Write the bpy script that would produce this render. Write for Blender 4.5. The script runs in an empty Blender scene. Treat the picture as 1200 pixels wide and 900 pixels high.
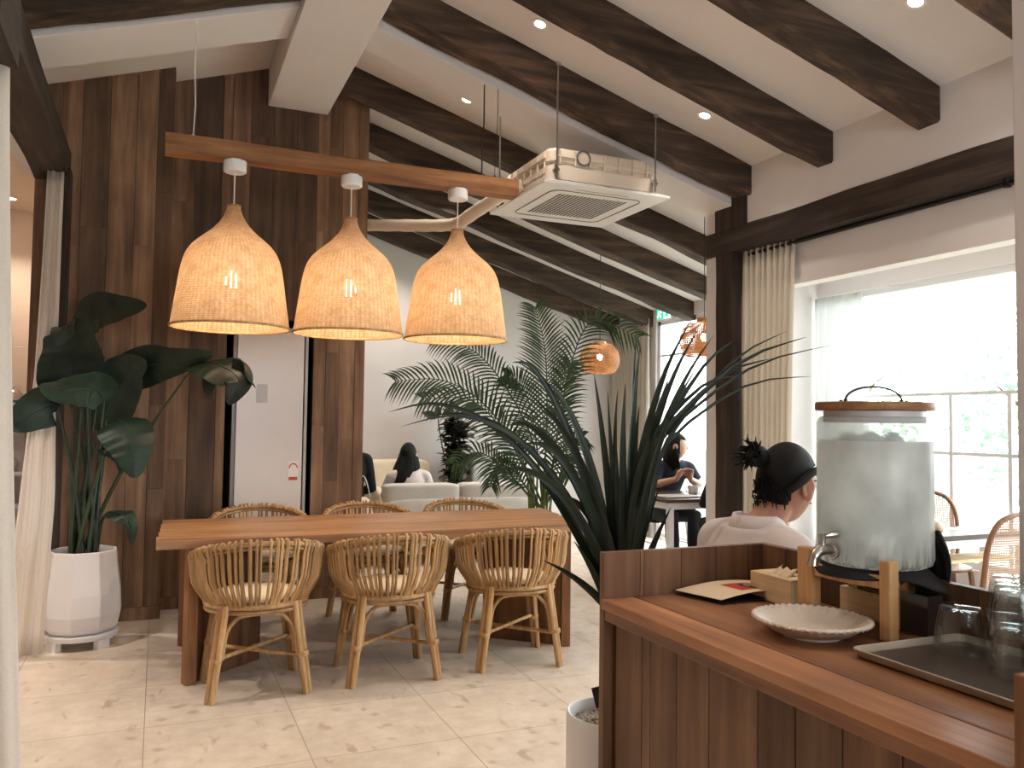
import bpy, math, random
from mathutils import Vector, Matrix, noise
rnd = random.Random(7)
PI = math.pi
scn = bpy.context.scene
col = scn.collection

# ------------------------------------------------------------------ camera
F = 970.0; H = 1.387
def nrm(v): return Vector(v).normalized()
d2 = nrm((185.5-600, -(488-450), -F)); d1 = nrm((2870-600, -(523-450), -F))
d1 = (d1 - d2*d1.dot(d2)).normalized(); du = d1.cross(d2)
R = Matrix((d1, d2, du))
CAM = Vector((0, 0, H))
cd = bpy.data.cameras.new('camera'); cam = bpy.data.objects.new('camera', cd); col.objects.link(cam)
cam.matrix_world = Matrix.Translation(CAM) @ R.to_4x4()
cd.sensor_width = 36; cd.lens = F/1200*36; cd.clip_start = .02; cd.clip_end = 200
scn.camera = cam
def at(px, py, d):
    """point seen at photo pixel (px, py), d metres deep"""
    return CAM + (R @ Vector((px-600, -(py-450), -F)))*(d/F)
def atY(px, py, y):
    r = R @ Vector((px-600, -(py-450), -F)); return CAM + r*(y/r.y)
def atZ(px, py, z):
    r = R @ Vector((px-600, -(py-450), -F)); return CAM + r*((z-H)/r.z)
RV = Vector((.92, -.392, 0)); FV = Vector((.392, .92, 0))

# ------------------------------------------------------------------ mesh builder
class MB:
    def __init__(s, o=(0, 0, 0)):
        s.v = []; s.f = []; s.t = []; s.o = Vector(o); s.uv = {}
    def add(s, vs, fs, tone=1.0):
        b = len(s.v)
        s.v += [Vector(p)-s.o for p in vs]; s.t += [tone]*len(vs)
        s.f += [tuple(i+b for i in f) for f in fs]
        return b
    def box(s, x0, x1, y0, y1, z0, z1, tone=1.0, M=None):
        vs = [Vector((x, y, z)) for z in (z0, z1) for y in (y0, y1) for x in (x0, x1)]
        if M is not None: vs = [M @ p for p in vs]
        s.add(vs, [(0, 2, 3, 1), (4, 5, 7, 6), (0, 1, 5, 4), (2, 6, 7, 3), (0, 4, 6, 2), (1, 3, 7, 5)], tone)
    def prism(s, poly, z0, z1, tone=1.0, M=None):
        n = len(poly)
        vs = [Vector((p[0], p[1], z0)) for p in poly] + [Vector((p[0], p[1], z1)) for p in poly]
        if M is not None: vs = [M @ p for p in vs]
        s.add(vs, [tuple(range(n-1, -1, -1)), tuple(range(n, 2*n))] + [(i, (i+1) % n, n+(i+1) % n, n+i) for i in range(n)], tone)
    def loft(s, rings, closed=True, caps=True, tone=1.0):
        n = len(rings[0]); vs = [p for r in rings for p in r]; fs = []
        m = n if closed else n-1
        for k in range(len(rings)-1):
            for i in range(m):
                j = (i+1) % n
                fs.append((k*n+i, k*n+j, (k+1)*n+j, (k+1)*n+i))
        if caps and closed:
            fs.append(tuple(range(n-1, -1, -1))); fs.append(tuple((len(rings)-1)*n+i for i in range(n)))
        return s.add(vs, fs, tone)
    def tube(s, pts, r, seg=8, tone=1.0, rnd_ends=False, closed=False):
        pts = [Vector(p) for p in pts]; n = len(pts)
        rr = r if isinstance(r, (list, tuple)) else [r]*n
        if rnd_ends:
            a = (pts[0]-pts[1]).normalized(); b = (pts[-1]-pts[-2]).normalized()
            p0, p1, r0, r1 = pts[0], pts[-1], rr[0], rr[-1]
            pts = [p0+a*r0*.98, p0+a*r0*.8, p0+a*r0*.45] + pts + [p1+b*r1*.45, p1+b*r1*.8, p1+b*r1*.98]
            rr = [r0*.15, r0*.6, r0*.89] + list(rr) + [r1*.89, r1*.6, r1*.15]; n = len(pts)
        rings = []; u = None
        for i in range(n):
            if closed: t = (pts[(i+1) % n]-pts[i-1])
            else: t = pts[min(i+1, n-1)]-pts[max(i-1, 0)]
            t = t.normalized() if t.length > 1e-9 else Vector((0, 0, 1))
            if u is None:
                u = t.orthogonal().normalized()
            else:
                u = (u - t*u.dot(t)); u = u.normalized() if u.length > 1e-6 else t.orthogonal().normalized()
            w = t.cross(u)
            rings.append([pts[i] + (u*math.cos(2*PI*k/seg)+w*math.sin(2*PI*k/seg))*rr[i] for k in range(seg)])
        if closed:
            rings.append(rings[0]); return s.loft(rings, caps=False, tone=tone)
        return s.loft(rings, tone=tone)
    def lathe(s, prof, seg=32, c=(0, 0, 0), tone=1.0, a0=0, fn=None, caps=True):
        c = Vector(c); rings = []
        for (r, z) in prof:
            ring = []
            for k in range(seg):
                a = a0+2*PI*k/seg; q = r if fn is None else fn(r, z, a)
                ring.append(c + Vector((q*math.cos(a), q*math.sin(a), z)))
            rings.append(ring)
        return s.loft(rings, caps=caps, tone=tone)
    def ball(s, c, r, M=None, nu=20, nv=12, tone=1.0, fn=None):
        c = Vector(c); r = (r, r, r) if isinstance(r, (int, float)) else r
        rings = []
        for j in range(nv+1):
            th = PI*min(max(j/nv, .012), .988); ring = []
            for i in range(nu):
                a = 2*PI*i/nu
                d = Vector((math.sin(th)*math.cos(a), math.sin(th)*math.sin(a), -math.cos(th)))
                p = Vector((d.x*r[0], d.y*r[1], d.z*r[2]))
                if fn: p = fn(d, p)
                if M is not None: p = M @ p
                ring.append(c+p)
            rings.append(ring)
        s.loft(rings, tone=tone)
    def quad(s, a, b, c, d, tone=1.0): s.add([a, b, c, d], [(0, 1, 2, 3)], tone)
    def build(s, name, m, parent=None, smooth=None, bevel=None, sub=0, solid=None, remesh=None):
        me = bpy.data.meshes.new(name); me.from_pydata([tuple(p) for p in s.v], [], s.f)
        a = me.attributes.new('tone', 'FLOAT_COLOR', 'POINT')
        a.data.foreach_set('color', [c for t in s.t for c in (t, t, t, 1)])
        me.materials.append(m); me.validate(); me.update()
        if smooth is not None:
            me.polygons.foreach_set('use_smooth', [True]*len(me.polygons))
            if smooth < 180: me.set_sharp_from_angle(angle=math.radians(smooth))
        ob = bpy.data.objects.new(name, me); col.objects.link(ob)
        if parent is not None: ob.parent = parent
        if s.o.length > 0 and parent is None: ob.location = s.o
        if remesh:
            md = ob.modifiers.new('r', 'REMESH'); md.mode = 'VOXEL'; md.voxel_size = remesh; md.use_smooth_shade = True
            md = ob.modifiers.new('s', 'SMOOTH'); md.factor = .5; md.iterations = 3
        if bevel:
            md = ob.modifiers.new('b', 'BEVEL'); md.width = bevel; md.segments = 2; md.limit_method = 'ANGLE'
        if solid:
            md = ob.modifiers.new('t', 'SOLIDIFY'); md.thickness = solid; md.offset = 0
        if sub:
            md = ob.modifiers.new('u', 'SUBSURF'); md.levels = sub; md.render_levels = sub
        return ob

def thing(name, label, cat, loc=(0, 0, 0), rz=0, group=None):
    o = bpy.data.objects.new(name, None); col.objects.link(o); o.location = loc; o.rotation_euler = (0, 0, rz)
    o.empty_display_size = .1
    return tag(o, label, cat, group)
def tag(o, label, cat, group=None, kind=None):
    o['label'] = label; o['category'] = cat
    if group: o['group'] = group
    if kind: o['kind'] = kind
    return o
def struct(name, mb, m, parent=None, **k):
    o = mb.build(name, m, parent, **k)
    if parent is None: o['kind'] = 'structure'
    return o
def dup(root, loc, rz, label, group=None):
    r = root.copy(); col.objects.link(r); r.location = loc; r.rotation_euler = (0, 0, rz); r['label'] = label
    if group: r['group'] = group
    for ch in list(root.children):
        c = ch.copy(); col.objects.link(c); c.parent = r
        for g in ch.children:
            d = g.copy(); col.objects.link(d); d.parent = c
    return r
def bez(p0, p1, p2, n):
    p0, p1, p2 = Vector(p0), Vector(p1), Vector(p2)
    return [p0*(1-t)**2 + p1*2*t*(1-t) + p2*t*t for t in [i/n for i in range(n+1)]]
def spline(P, n):
    P = [Vector(p) for p in P]; out = []
    for i in range(len(P)-1):
        a, b, c, d = P[max(i-1, 0)], P[i], P[i+1], P[min(i+2, len(P)-1)]
        for k in range(n):
            t = k/n
            out.append(.5*((2*b)+(c-a)*t+(2*a-5*b+4*c-d)*t*t+(-a+3*b-3*c+d)*t**3))
    out.append(P[-1]); return out

# ------------------------------------------------------------------ materials
def srgb(r, g, b):
    f = lambda c: (c/255/12.92 if c/255 <= .04045 else ((c/255+.055)/1.055)**2.4)
    return (f(r), f(g), f(b), 1)
class NT:
    def __init__(s, name):
        s.m = bpy.data.materials.new(name); s.m.use_nodes = True; s.n = s.m.node_tree.nodes; s.l = s.m.node_tree.links
        s.n.clear(); s.out = s.n.new('ShaderNodeOutputMaterial')
    def new(s, t, **k):
        nd = s.n.new('ShaderNode'+t)
        for a, b in k.items():
            if a.startswith('i_'):
                nm = a[2:].replace('_', ' ')
                nd.inputs[int(nm) if nm.isdigit() else nm].default_value = b
            else: setattr(nd, a, b)
        return nd
    def link(s, a, b): s.l.new(a, b)
    def coords(s, scale=(1, 1, 1), which='Object', tone=True):
        tc = s.new('TexCoord'); mp = s.new('Mapping'); mp.inputs['Scale'].default_value = scale
        s.link(tc.outputs[which], mp.inputs['Vector'])
        if tone:
            at_ = s.new('Attribute', attribute_name='tone'); sc = s.new('VectorMath', operation='SCALE'); sc.inputs['Scale'].default_value = 41.3
            s.link(at_.outputs['Color'], sc.inputs[0]); s.link(sc.outputs[0], mp.inputs['Location'])
        return mp.outputs['Vector']
    def noise(s, vec, scale=5, detail=6, rough=.6, dist=0):
        nd = s.new('TexNoise'); nd.inputs['Scale'].default_value = scale; nd.inputs['Detail'].default_value = detail
        nd.inputs['Roughness'].default_value = rough; nd.inputs['Distortion'].default_value = dist
        s.link(vec, nd.inputs['Vector']); return nd.outputs['Fac']
    def ramp(s, fac, stops):
        nd = s.new('ValToRGB'); e = nd.color_ramp.elements
        while len(e) < len(stops): e.new(.5)
        for k, (p, c) in enumerate(stops): e[k].position = p; e[k].color = c
        s.link(fac, nd.inputs['Fac']); return nd.outputs['Color']
    def mix(s, a, b, fac, mode='MIX'):
        nd = s.new('MixRGB', blend_type=mode)
        for k, x in (('Color1', a), ('Color2', b), ('Fac', fac)):
            if isinstance(x, (tuple, float, int)): nd.inputs[k].default_value = x
            else: s.link(x, nd.inputs[k])
        return nd.outputs['Color']
    def math(s, op, a, b=0.0):
        nd = s.new('Math', operation=op)
        for k, x in ((0, a), (1, b)):
            if isinstance(x, (int, float)): nd.inputs[k].default_value = x
            else: s.link(x, nd.inputs[k])
        return nd.outputs[0]
    def tone(s): return s.new('Attribute', attribute_name='tone').outputs['Color']
    def pbr(s, color, rough=.6, metal=0, bump=None, bstr=.2, bdist=.01, **k):
        p = s.new('BsdfPrincipled'); p.inputs['Metallic'].default_value = metal
        if isinstance(color, tuple): p.inputs['Base Color'].default_value = color
        else: s.link(color, p.inputs['Base Color'])
        if isinstance(rough, (int, float)): p.inputs['Roughness'].default_value = rough
        else: s.link(rough, p.inputs['Roughness'])
        for a, b in k.items(): p.inputs[a.replace('_', ' ')].default_value = b
        if bump is not None:
            bp = s.new('Bump'); bp.inputs['Strength'].default_value = bstr; bp.inputs['Distance'].default_value = bdist
            s.link(bump, bp.inputs['Height']); s.link(bp.outputs[0], p.inputs['Normal'])
        return p
    def done(s, sh): s.link(sh.outputs[0], s.out.inputs['Surface']); return s.m

def plain(name, c, rough=.6, metal=0, var=.12, scale=6, bstr=.0, **k):
    t = NT(name); v = t.coords(); n = t.noise(v, scale, 4)
    lo = tuple(x*(1-var) for x in c[:3])+(1,); hi = tuple(min(1, x*(1+var)) for x in c[:3])+(1,)
    cc = t.ramp(n, [(.3, lo), (.7, hi)])
    return t.done(t.pbr(cc, rough, metal, bump=t.noise(v, scale*12, 3) if bstr else None, bstr=bstr, **k))
def wood(name, dark, mid, light, axis=2, rough=.55, fine=1.0, knots=True, spec=.35):
    t = NT(name); sc = [9*fine]*3; sc[axis] = .7*fine
    v = t.coords(tuple(sc)); n1 = t.noise(v, 2.0, 7, .58, .25)
    sc2 = [70*fine]*3; sc2[axis] = 2.5*fine
    v2 = t.coords(tuple(sc2)); n2 = t.noise(v2, 1, 4, .7)
    v3 = t.coords((1.7, 1.7, 1.7)); n3 = t.noise(v3, 2.0, 3)
    c = t.ramp(n1, [(.22, dark), (.48, mid), (.82, light)])
    g = t.ramp(n2, [(.3, (.66, .63, .61, 1)), (.62, (1.08, 1.08, 1.08, 1))])
    c = t.mix(c, g, .6, 'MULTIPLY')
    c = t.mix(c, t.ramp(n3, [(.3, (.74, .73, .73, 1)), (.7, (1.2, 1.2, 1.2, 1))]), .7, 'MULTIPLY')
    c = t.mix(c, t.tone(), 1.0, 'MULTIPLY')
    return t.done(t.pbr(c, rough, bump=n2, bstr=.25, bdist=.004, Specular_IOR_Level=spec))

M = {}
M['plaster'] = plain('plaster', srgb(226, 221, 220), .9, var=.02, scale=3)
M['ceil'] = plain('ceiling_paint', srgb(224, 219, 218), .9, var=.02, scale=2)
M['warmwall'] = plain('warm_wall', srgb(228, 210, 194), .85, var=.03)
M['beam'] = wood('old_beam', srgb(32, 25, 21), srgb(66, 52, 43), srgb(122, 98, 78), 0, .75, .8)
M['beamY'] = wood('old_beam_y', srgb(30, 25, 23), srgb(56, 46, 41), srgb(92, 78, 68), 1, .75, .8)
M['beamZ'] = wood('old_beam_z', srgb(28, 22, 19), srgb(54, 43, 37), srgb(88, 72, 62), 2, .75, .8)
M['plank'] = wood('wall_plank', srgb(74, 56, 43), srgb(128, 99, 76), srgb(178, 144, 114), 2, .6, .6)
M['darkplank'] = wood('counter_plank', srgb(76, 54, 40), srgb(134, 98, 74), srgb(176, 138, 108), 2, .5, .7)
M['ctop'] = wood('counter_top_wood', srgb(104, 66, 44), srgb(164, 112, 78), srgb(202, 152, 110), 1, .4, .7, spec=.5)
M['tabletop'] = wood('table_wood', srgb(112, 78, 50), srgb(166, 122, 82), srgb(204, 164, 120), 0, .42, .8, spec=.5)
M['hang'] = wood('hanging_beam_wood', srgb(92, 58, 34), srgb(142, 96, 60), srgb(182, 134, 90), 0, .6)
M['legwood'] = wood('leg_wood', srgb(74, 48, 32), srgb(124, 84, 54), srgb(164, 120, 82), 2, .6)
M['pale'] = wood('pale_wood', srgb(206, 174, 130), srgb(224, 194, 150), srgb(234, 208, 170), 2, .5, fine=.9)
M['paleX'] = wood('pale_wood_flat', srgb(212, 184, 144), srgb(228, 204, 166), srgb(238, 218, 184), 1, .6, fine=.7, spec=.2)
M['standwood'] = wood('stand_wood', srgb(176, 132, 86), srgb(208, 164, 114), srgb(228, 188, 140), 2, .45, fine=1.2)
M['lid'] = wood('lid_wood', srgb(110, 74, 44), srgb(150, 108, 70), srgb(176, 134, 92), 0, .5, fine=1.6)
M['cane'] = wood('cane_pole', srgb(128, 94, 58), srgb(182, 142, 94), srgb(216, 180, 130), 2, .42, fine=1.4, spec=.5)
M['white'] = plain('white_metal', srgb(232, 232, 234), .4, var=.01)
M['whitepot'] = plain('white_ceramic', srgb(226, 224, 226), .35, var=.02)
M['acwhite'] = plain('ac_plastic', srgb(226, 224, 222), .4, var=.02)
M['acbody'] = plain('ac_foam', srgb(222, 208, 190), .6, var=.05)
M['acgrille'] = plain('ac_grille', srgb(95, 92, 92), .6, var=.05)
M['steel'] = plain('brushed_steel', srgb(190, 186, 180), .28, 1, var=.06)
M['wire'] = plain('dark_wire', srgb(40, 38, 36), .5, .6)
M['whitewire'] = plain('white_cable', srgb(232, 228, 222), .5)
M['black'] = plain('matt_black', srgb(18, 17, 17), .6)
M['blackcloth'] = plain('black_cloth', srgb(26, 22, 22), .95, var=.25, bstr=.3)
M['pebble'] = plain('pebbles', srgb(150, 142, 130), .8, var=.35, scale=30)
M['soil'] = plain('soil', srgb(52, 40, 30), .95, var=.3, scale=40)
M['cream'] = plain('cream_cushion', srgb(228, 214, 190), .95, var=.04, bstr=.2)
M['sofa'] = plain('sofa_linen', srgb(206, 202, 196), .95, var=.05, bstr=.2)
M['skin'] = plain('skin', srgb(176, 126, 104), .55, var=.06)
M['skin2'] = plain('fair_skin', srgb(206, 164, 142), .55, var=.06)
M['hair'] = plain('black_hair', srgb(12, 10, 10), .6, var=.4, scale=60, bstr=.5, Specular_IOR_Level=.22)
M['shirt'] = plain('white_shirt', srgb(216, 206, 204), .9, var=.04, bstr=.1)
M['navy'] = plain('navy_top', srgb(40, 46, 66), .9, var=.3, scale=20)
M['darktop'] = plain('black_top', srgb(22, 21, 23), .95, var=.2)
M['trousers'] = plain('dark_trousers', srgb(24, 25, 32), .95, var=.2)
M['eye'] = plain('eye_white', srgb(235, 232, 228), .3, var=.01)
M['lips'] = plain('lips', srgb(150, 86, 78), .5)
M['fridge'] = plain('fridge_white', srgb(214, 208, 206), .3, var=.015)
M['fridgetrim'] = plain('fridge_trim', srgb(170, 168, 170), .35)
M['greypanel'] = plain('grey_panel', srgb(184, 182, 184), .4)
M['red'] = plain('red_print', srgb(186, 62, 44), .6, var=.1)
M['paper'] = plain('cream_paper', srgb(226, 204, 172), .8, var=.03)
M['pagedark'] = plain('dark_cover', srgb(34, 32, 36), .5)
M['plate'] = plain('cream_plate', srgb(226, 214, 200), .35, var=.02)
M['tray'] = plain('tray_surface', srgb(74, 62, 54), .5, var=.08, scale=3)
M['trayrim'] = plain('tray_rim', srgb(172, 164, 150), .45)
M['darktable'] = wood('dark_table', srgb(44, 30, 24), srgb(74, 52, 42), srgb(100, 74, 60), 0, .35)
M['leaf_shirt'] = None

def foliage(name, a, b, rough=.45, trans=.15, spec=.5):
    t = NT(name); v = t.coords(); n = t.noise(v, 7, 4)
    c = t.mix(t.ramp(n, [(.3, a), (.7, b)]), t.tone(), 1.0, 'MULTIPLY')
    p = t.pbr(c, rough, Specular_IOR_Level=spec); tr = t.new('BsdfTranslucent'); t.link(c, tr.inputs['Color'])
    mx = t.new('MixShader'); mx.inputs[0].default_value = trans
    t.link(p.outputs[0], mx.inputs[1]); t.link(tr.outputs[0], mx.inputs[2]); return t.done(mx)
M['bird'] = foliage('bird_leaf', srgb(16, 30, 25), srgb(38, 56, 45), .45, .08, .35)
M['birdstem'] = foliage('bird_stem', srgb(30, 42, 30), srgb(52, 66, 44), .5, 0)
M['flax'] = foliage('flax_leaf', srgb(22, 34, 26), srgb(42, 56, 42), .42, .1)
M['palm'] = foliage('palm_leaf', srgb(34, 54, 32), srgb(66, 92, 54), .45, .2)
M['palmstem'] = foliage('palm_stem', srgb(74, 96, 44), srgb(122, 128, 60), .5, 0)
M['rubber'] = foliage('rubber_leaf', srgb(40, 38, 32), srgb(62, 56, 46), .3, .05)
M['tree'] = foliage('garden_leaf', srgb(120, 178, 140), srgb(190, 222, 184), .6, .5)
M['bark'] = plain('bark', srgb(96, 78, 60), .9, var=.3, scale=20)

def floor_mat():
    t = NT('limestone_tile'); v = t.coords(tone=False)
    n = t.noise(v, 1.1, 5, .6); n2 = t.noise(v, 9, 8, .7)
    mp = t.new('Mapping'); mp.inputs['Scale'].default_value = (1, .42, 1); t.link(v, mp.inputs[0])
    vo = t.new('TexVoronoi'); vo.inputs['Scale'].default_value = 6; vo.inputs['Randomness'].default_value = 1
    n4 = t.noise(v, 6, 4); wv = t.mix(v, n4, .06); t.link(wv, vo.inputs['Vector'])
    base = t.ramp(n, [(.3, srgb(206, 193, 177)), (.7, srgb(226, 214, 199))])
    base = t.mix(base, t.ramp(n2, [(.34, (.80, .77, .73, 1)), (.62, (1, 1, 1, 1))]), .85, 'MULTIPLY')
    spot = t.ramp(vo.outputs['Distance'], [(.08, (1, 1, 1, 1)), (.19, (0, 0, 0, 1))])
    keep = t.ramp(t.noise(v, 2.4, 1), [(.38, (0, 0, 0, 1)), (.46, (1, 1, 1, 1))])
    base = t.mix(base, srgb(158, 136, 112), t.math('MULTIPLY', t.math('MULTIPLY', spot, keep), .5))
    vo2 = t.new('TexVoronoi'); vo2.inputs['Scale'].default_value = 14; t.link(t.mix(v, n2, .05), vo2.inputs['Vector'])
    sp2 = t.ramp(t.noise(mp.outputs[0], 13, 3, .5, .4), [(.60, (0, 0, 0, 1)), (.68, (1, 1, 1, 1))])
    k2 = t.ramp(t.noise(v, 5, 1), [(.42, (0, 0, 0, 1)), (.6, (1, 1, 1, 1))])
    base = t.mix(base, srgb(150, 130, 108), t.math('MULTIPLY', t.math('MULTIPLY', sp2, k2), .6))
    sx = t.new('SeparateXYZ'); t.link(v, sx.inputs[0])
    def line(o, off, p):
        a = t.math('FRACT', t.math('DIVIDE', t.math('ADD', o, off), p)); a = t.math('ABSOLUTE', t.math('SUBTRACT', a, .5))
        return t.math('GREATER_THAN', a, .5-.002/p)
    g = t.math('MAXIMUM', line(sx.outputs[0], .017+6.35, .635), line(sx.outputs[1], -3.47+6.17*2, .617))
    base = t.mix(base, srgb(140, 118, 96), t.math('MULTIPLY', g, .8))
    r = t.math('ADD', .32, t.math('MULTIPLY', n2, .25))
    return t.done(t.pbr(base, r, bump=t.math('SUBTRACT', n2, g), bstr=.05, bdist=.003, Specular_IOR_Level=.4))
M['floor'] = floor_mat()

def fabric(name, c, trans=.35):
    t = NT(name); v = t.coords((60, 60, 60), tone=False); n = t.noise(v, 4, 3)
    cc = t.mix(c, t.ramp(n, [(.3, (.88, .88, .88, 1)), (.7, (1, 1, 1, 1))]), 1.0, 'MULTIPLY')
    p = t.pbr(cc, .95, Specular_IOR_Level=.1); tr = t.new('BsdfTranslucent'); t.link(cc, tr.inputs[0])
    mx = t.new('MixShader'); mx.inputs[0].default_value = trans
    t.link(p.outputs[0], mx.inputs[1]); t.link(tr.outputs[0], mx.inputs[2]); return t.done(mx)
M['curtain'] = fabric('linen_curtain', srgb(232, 224, 211), .3)
M['curtainL'] = fabric('sheer_linen', srgb(248, 242, 235), .45)
M['sheer'] = fabric('sheer_white', srgb(240, 240, 240), .6)

def pane():
    t = NT('window_glass'); a = t.new('BsdfTransparent'); a.inputs[0].default_value = (.96, .98, .98, 1); b = t.new('BsdfGlossy'); b.inputs['Roughness'].default_value = .02
    mx = t.new('MixShader'); mx.inputs[0].default_value = .06; t.link(a.outputs[0], mx.inputs[1]); t.link(b.outputs[0], mx.inputs[2]); return t.done(mx)
M['pane'] = pane()
def tumbler():
    t = NT('clear_glass'); fr = t.new('LayerWeight'); fr.inputs['Blend'].default_value = .32
    a = t.new('BsdfTransparent'); a.inputs[0].default_value = (.95, .97, .97, 1); b = t.new('BsdfGlass'); b.inputs['Roughness'].default_value = .0; b.inputs['IOR'].default_value = 1.45
    g = t.new('BsdfGlossy'); g.inputs['Roughness'].default_value = .03; fc = fr.outputs['Facing']
    m0 = t.new('MixShader'); t.link(t.math('ADD', t.math('MULTIPLY', t.math('POWER', fc, 2.0), .62), .05), m0.inputs[0]); t.link(a.outputs[0], m0.inputs[1]); t.link(g.outputs[0], m0.inputs[2])
    mx = t.new('MixShader'); t.link(t.math('MULTIPLY', fc, .4), mx.inputs[0])
    t.link(m0.outputs[0], mx.inputs[1]); t.link(b.outputs[0], mx.inputs[2]); return t.done(mx)
M['glass'] = tumbler()
def frosted():
    t = NT('misted_glass'); tc = t.new('TexCoord'); v = tc.outputs['Object']
    n = t.noise(v, 9, 5, .6); mp = t.new('Mapping'); mp.inputs['Scale'].default_value = (60, 60, 5); t.link(v, mp.inputs[0]); streak = t.noise(mp.outputs[0], 1, 3)
    sx = t.new('SeparateXYZ'); t.link(v, sx.inputs[0]); z = sx.outputs[2]
    low = t.ramp(z, [(.0, (1, 1, 1, 1)), (.075, (0, 0, 0, 1))])       # bottom wet band
    c = t.ramp(n, [(.35, srgb(214, 218, 216)), (.65, srgb(252, 253, 252))])
    p = t.pbr(c, .25, Specular_IOR_Level=.5); tl = t.new('BsdfTranslucent'); t.link(c, tl.inputs[0])
    m1 = t.new('MixShader'); m1.inputs[0].default_value = .72; t.link(p.outputs[0], m1.inputs[1]); t.link(tl.outputs[0], m1.inputs[2])
    tr = t.new('BsdfTransparent'); tr.inputs[0].default_value = (.9, .93, .92, 1)
    clear = t.math('MULTIPLY', low, t.ramp(streak, [(.45, (0, 0, 0, 1)), (.55, (1, 1, 1, 1))]))
    top = t.math('GREATER_THAN', z, .268)
    fac = t.math('MINIMUM', t.math('ADD', t.math('ADD', t.math('MULTIPLY', t.math('SUBTRACT', n, .3), .5), t.math('MULTIPLY', clear, .55)), t.math('MULTIPLY', top, .35)), .95)
    m2 = t.new('MixShader'); t.link(fac, m2.inputs[0]); t.link(m1.outputs[0], m2.inputs[1]); t.link(tr.outputs[0], m2.inputs[2])
    return t.done(m2)
M['frost'] = frosted()
def water():
    t = NT('iced_water'); v = t.coords(tone=False); n = t.noise(v, 11, 4, .55, .6); n2 = t.noise(v, 6, 2)
    c = t.ramp(n, [(.34, srgb(176, 180, 176)), (.5, srgb(216, 218, 214)), (.7, srgb(246, 247, 246))])
    g = t.ramp(n2, [(.66, (0, 0, 0, 1)), (.74, (1, 1, 1, 1))]); c = t.mix(c, srgb(110, 128, 84), t.math('MULTIPLY', g, .5))
    p = t.pbr(c, .2); tl = t.new('BsdfTranslucent'); t.link(c, tl.inputs[0]); m1 = t.new('MixShader'); m1.inputs[0].default_value = .65
    t.link(p.outputs[0], m1.inputs[1]); t.link(tl.outputs[0], m1.inputs[2])
    tr = t.new('BsdfTransparent'); m2 = t.new('MixShader'); m2.inputs[0].default_value = .55; t.link(m1.outputs[0], m2.inputs[1]); t.link(tr.outputs[0], m2.inputs[2]); return t.done(m2)
M['water'] = water()
def emit(name, c, s):
    t = NT(name); e = t.new('Emission'); e.inputs[0].default_value = c; e.inputs[1].default_value = s; return t.done(e)
M['bulb'] = emit('bulb_glow', (1, .84, .62, 1), 60)
M['down'] = emit('downlight_glow', (1, .88, .74, 1), 30)
M['exit'] = emit('exit_green', srgb(40, 214, 150), 1.6)
M['exitwhite'] = emit('exit_white', (1, 1, 1, 1), 2.2)

def weave(name, ca, cb, nu, nv, hole, trans=.35):
    t = NT(name); u = t.new('UVMap').outputs[0]; sx = t.new('SeparateXYZ'); t.link(u, sx.inputs[0])
    a = t.math('SINE', t.math('MULTIPLY', sx.outputs[0], 2*PI*nu)); b = t.math('SINE', t.math('MULTIPLY', sx.outputs[1], 2*PI*nv))
    tc = t.new('TexCoord'); n = t.noise(tc.outputs['Object'], 14, 4); n2 = t.noise(tc.outputs['Object'], 55, 2)
    h = t.math('ADD', t.math('MULTIPLY', t.math('ABSOLUTE', a), .6), t.math('MULTIPLY', t.math('ABSOLUTE', b), .5))
    c = t.mix(t.ramp(n, [(.3, ca), (.7, cb)]), t.ramp(h, [(.15, (.5, .42, .34, 1)), (.6, (1, 1, 1, 1))]), .9, 'MULTIPLY')
    c = t.mix(c, t.ramp(n2, [(.3, (.75, .72, .7, 1)), (.6, (1, 1, 1, 1))]), .7, 'MULTIPLY')
    p = t.pbr(c, .6, bump=h, bstr=.8, bdist=.004); tl = t.new('BsdfTranslucent'); t.link(c, tl.inputs[0])
    m1 = t.new('MixShader'); m1.inputs[0].default_value = trans; t.link(p.outputs[0], m1.inputs[1]); t.link(tl.outputs[0], m1.inputs[2])
    tr = t.new('BsdfTransparent'); m2 = t.new('MixShader')
    t.link(t.math('LESS_THAN', h, hole), m2.inputs[0]); t.link(m1.outputs[0], m2.inputs[1]); t.link(tr.outputs[0], m2.inputs[2])
    return t.done(m2)
M['rattan'] = weave('rattan_weave', srgb(196, 160, 122), srgb(224, 192, 154), 36, 46, .18, .26)
M['bamboo'] = weave('bamboo_weave', srgb(120, 78, 46), srgb(176, 126, 80), 36, 11, .5, .25)
def canemat():
    t = NT('cane_webbing'); tc = t.new('TexCoord'); sx = t.new('SeparateXYZ'); t.link(tc.outputs['Object'], sx.inputs[0])
    a = t.math('ABSOLUTE', t.math('SINE', t.math('MULTIPLY', sx.outputs[0], PI/.0125))); b = t.math('ABSOLUTE', t.math('SINE', t.math('MULTIPLY', sx.outputs[2], PI/.0125)))
    hole = t.math('GREATER_THAN', t.math('MULTIPLY', a, b), .55)
    p = t.pbr(srgb(170, 132, 104), .6); tr = t.new('BsdfTransparent'); m2 = t.new('MixShader'); t.link(hole, m2.inputs[0]); t.link(p.outputs[0], m2.inputs[1]); t.link(tr.outputs[0], m2.inputs[2]); return t.done(m2)
M['canemesh'] = canemat()
M['bentwood'] = wood('bentwood', srgb(92, 60, 42), srgb(136, 96, 70), srgb(166, 126, 96), 2, .45)
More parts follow.
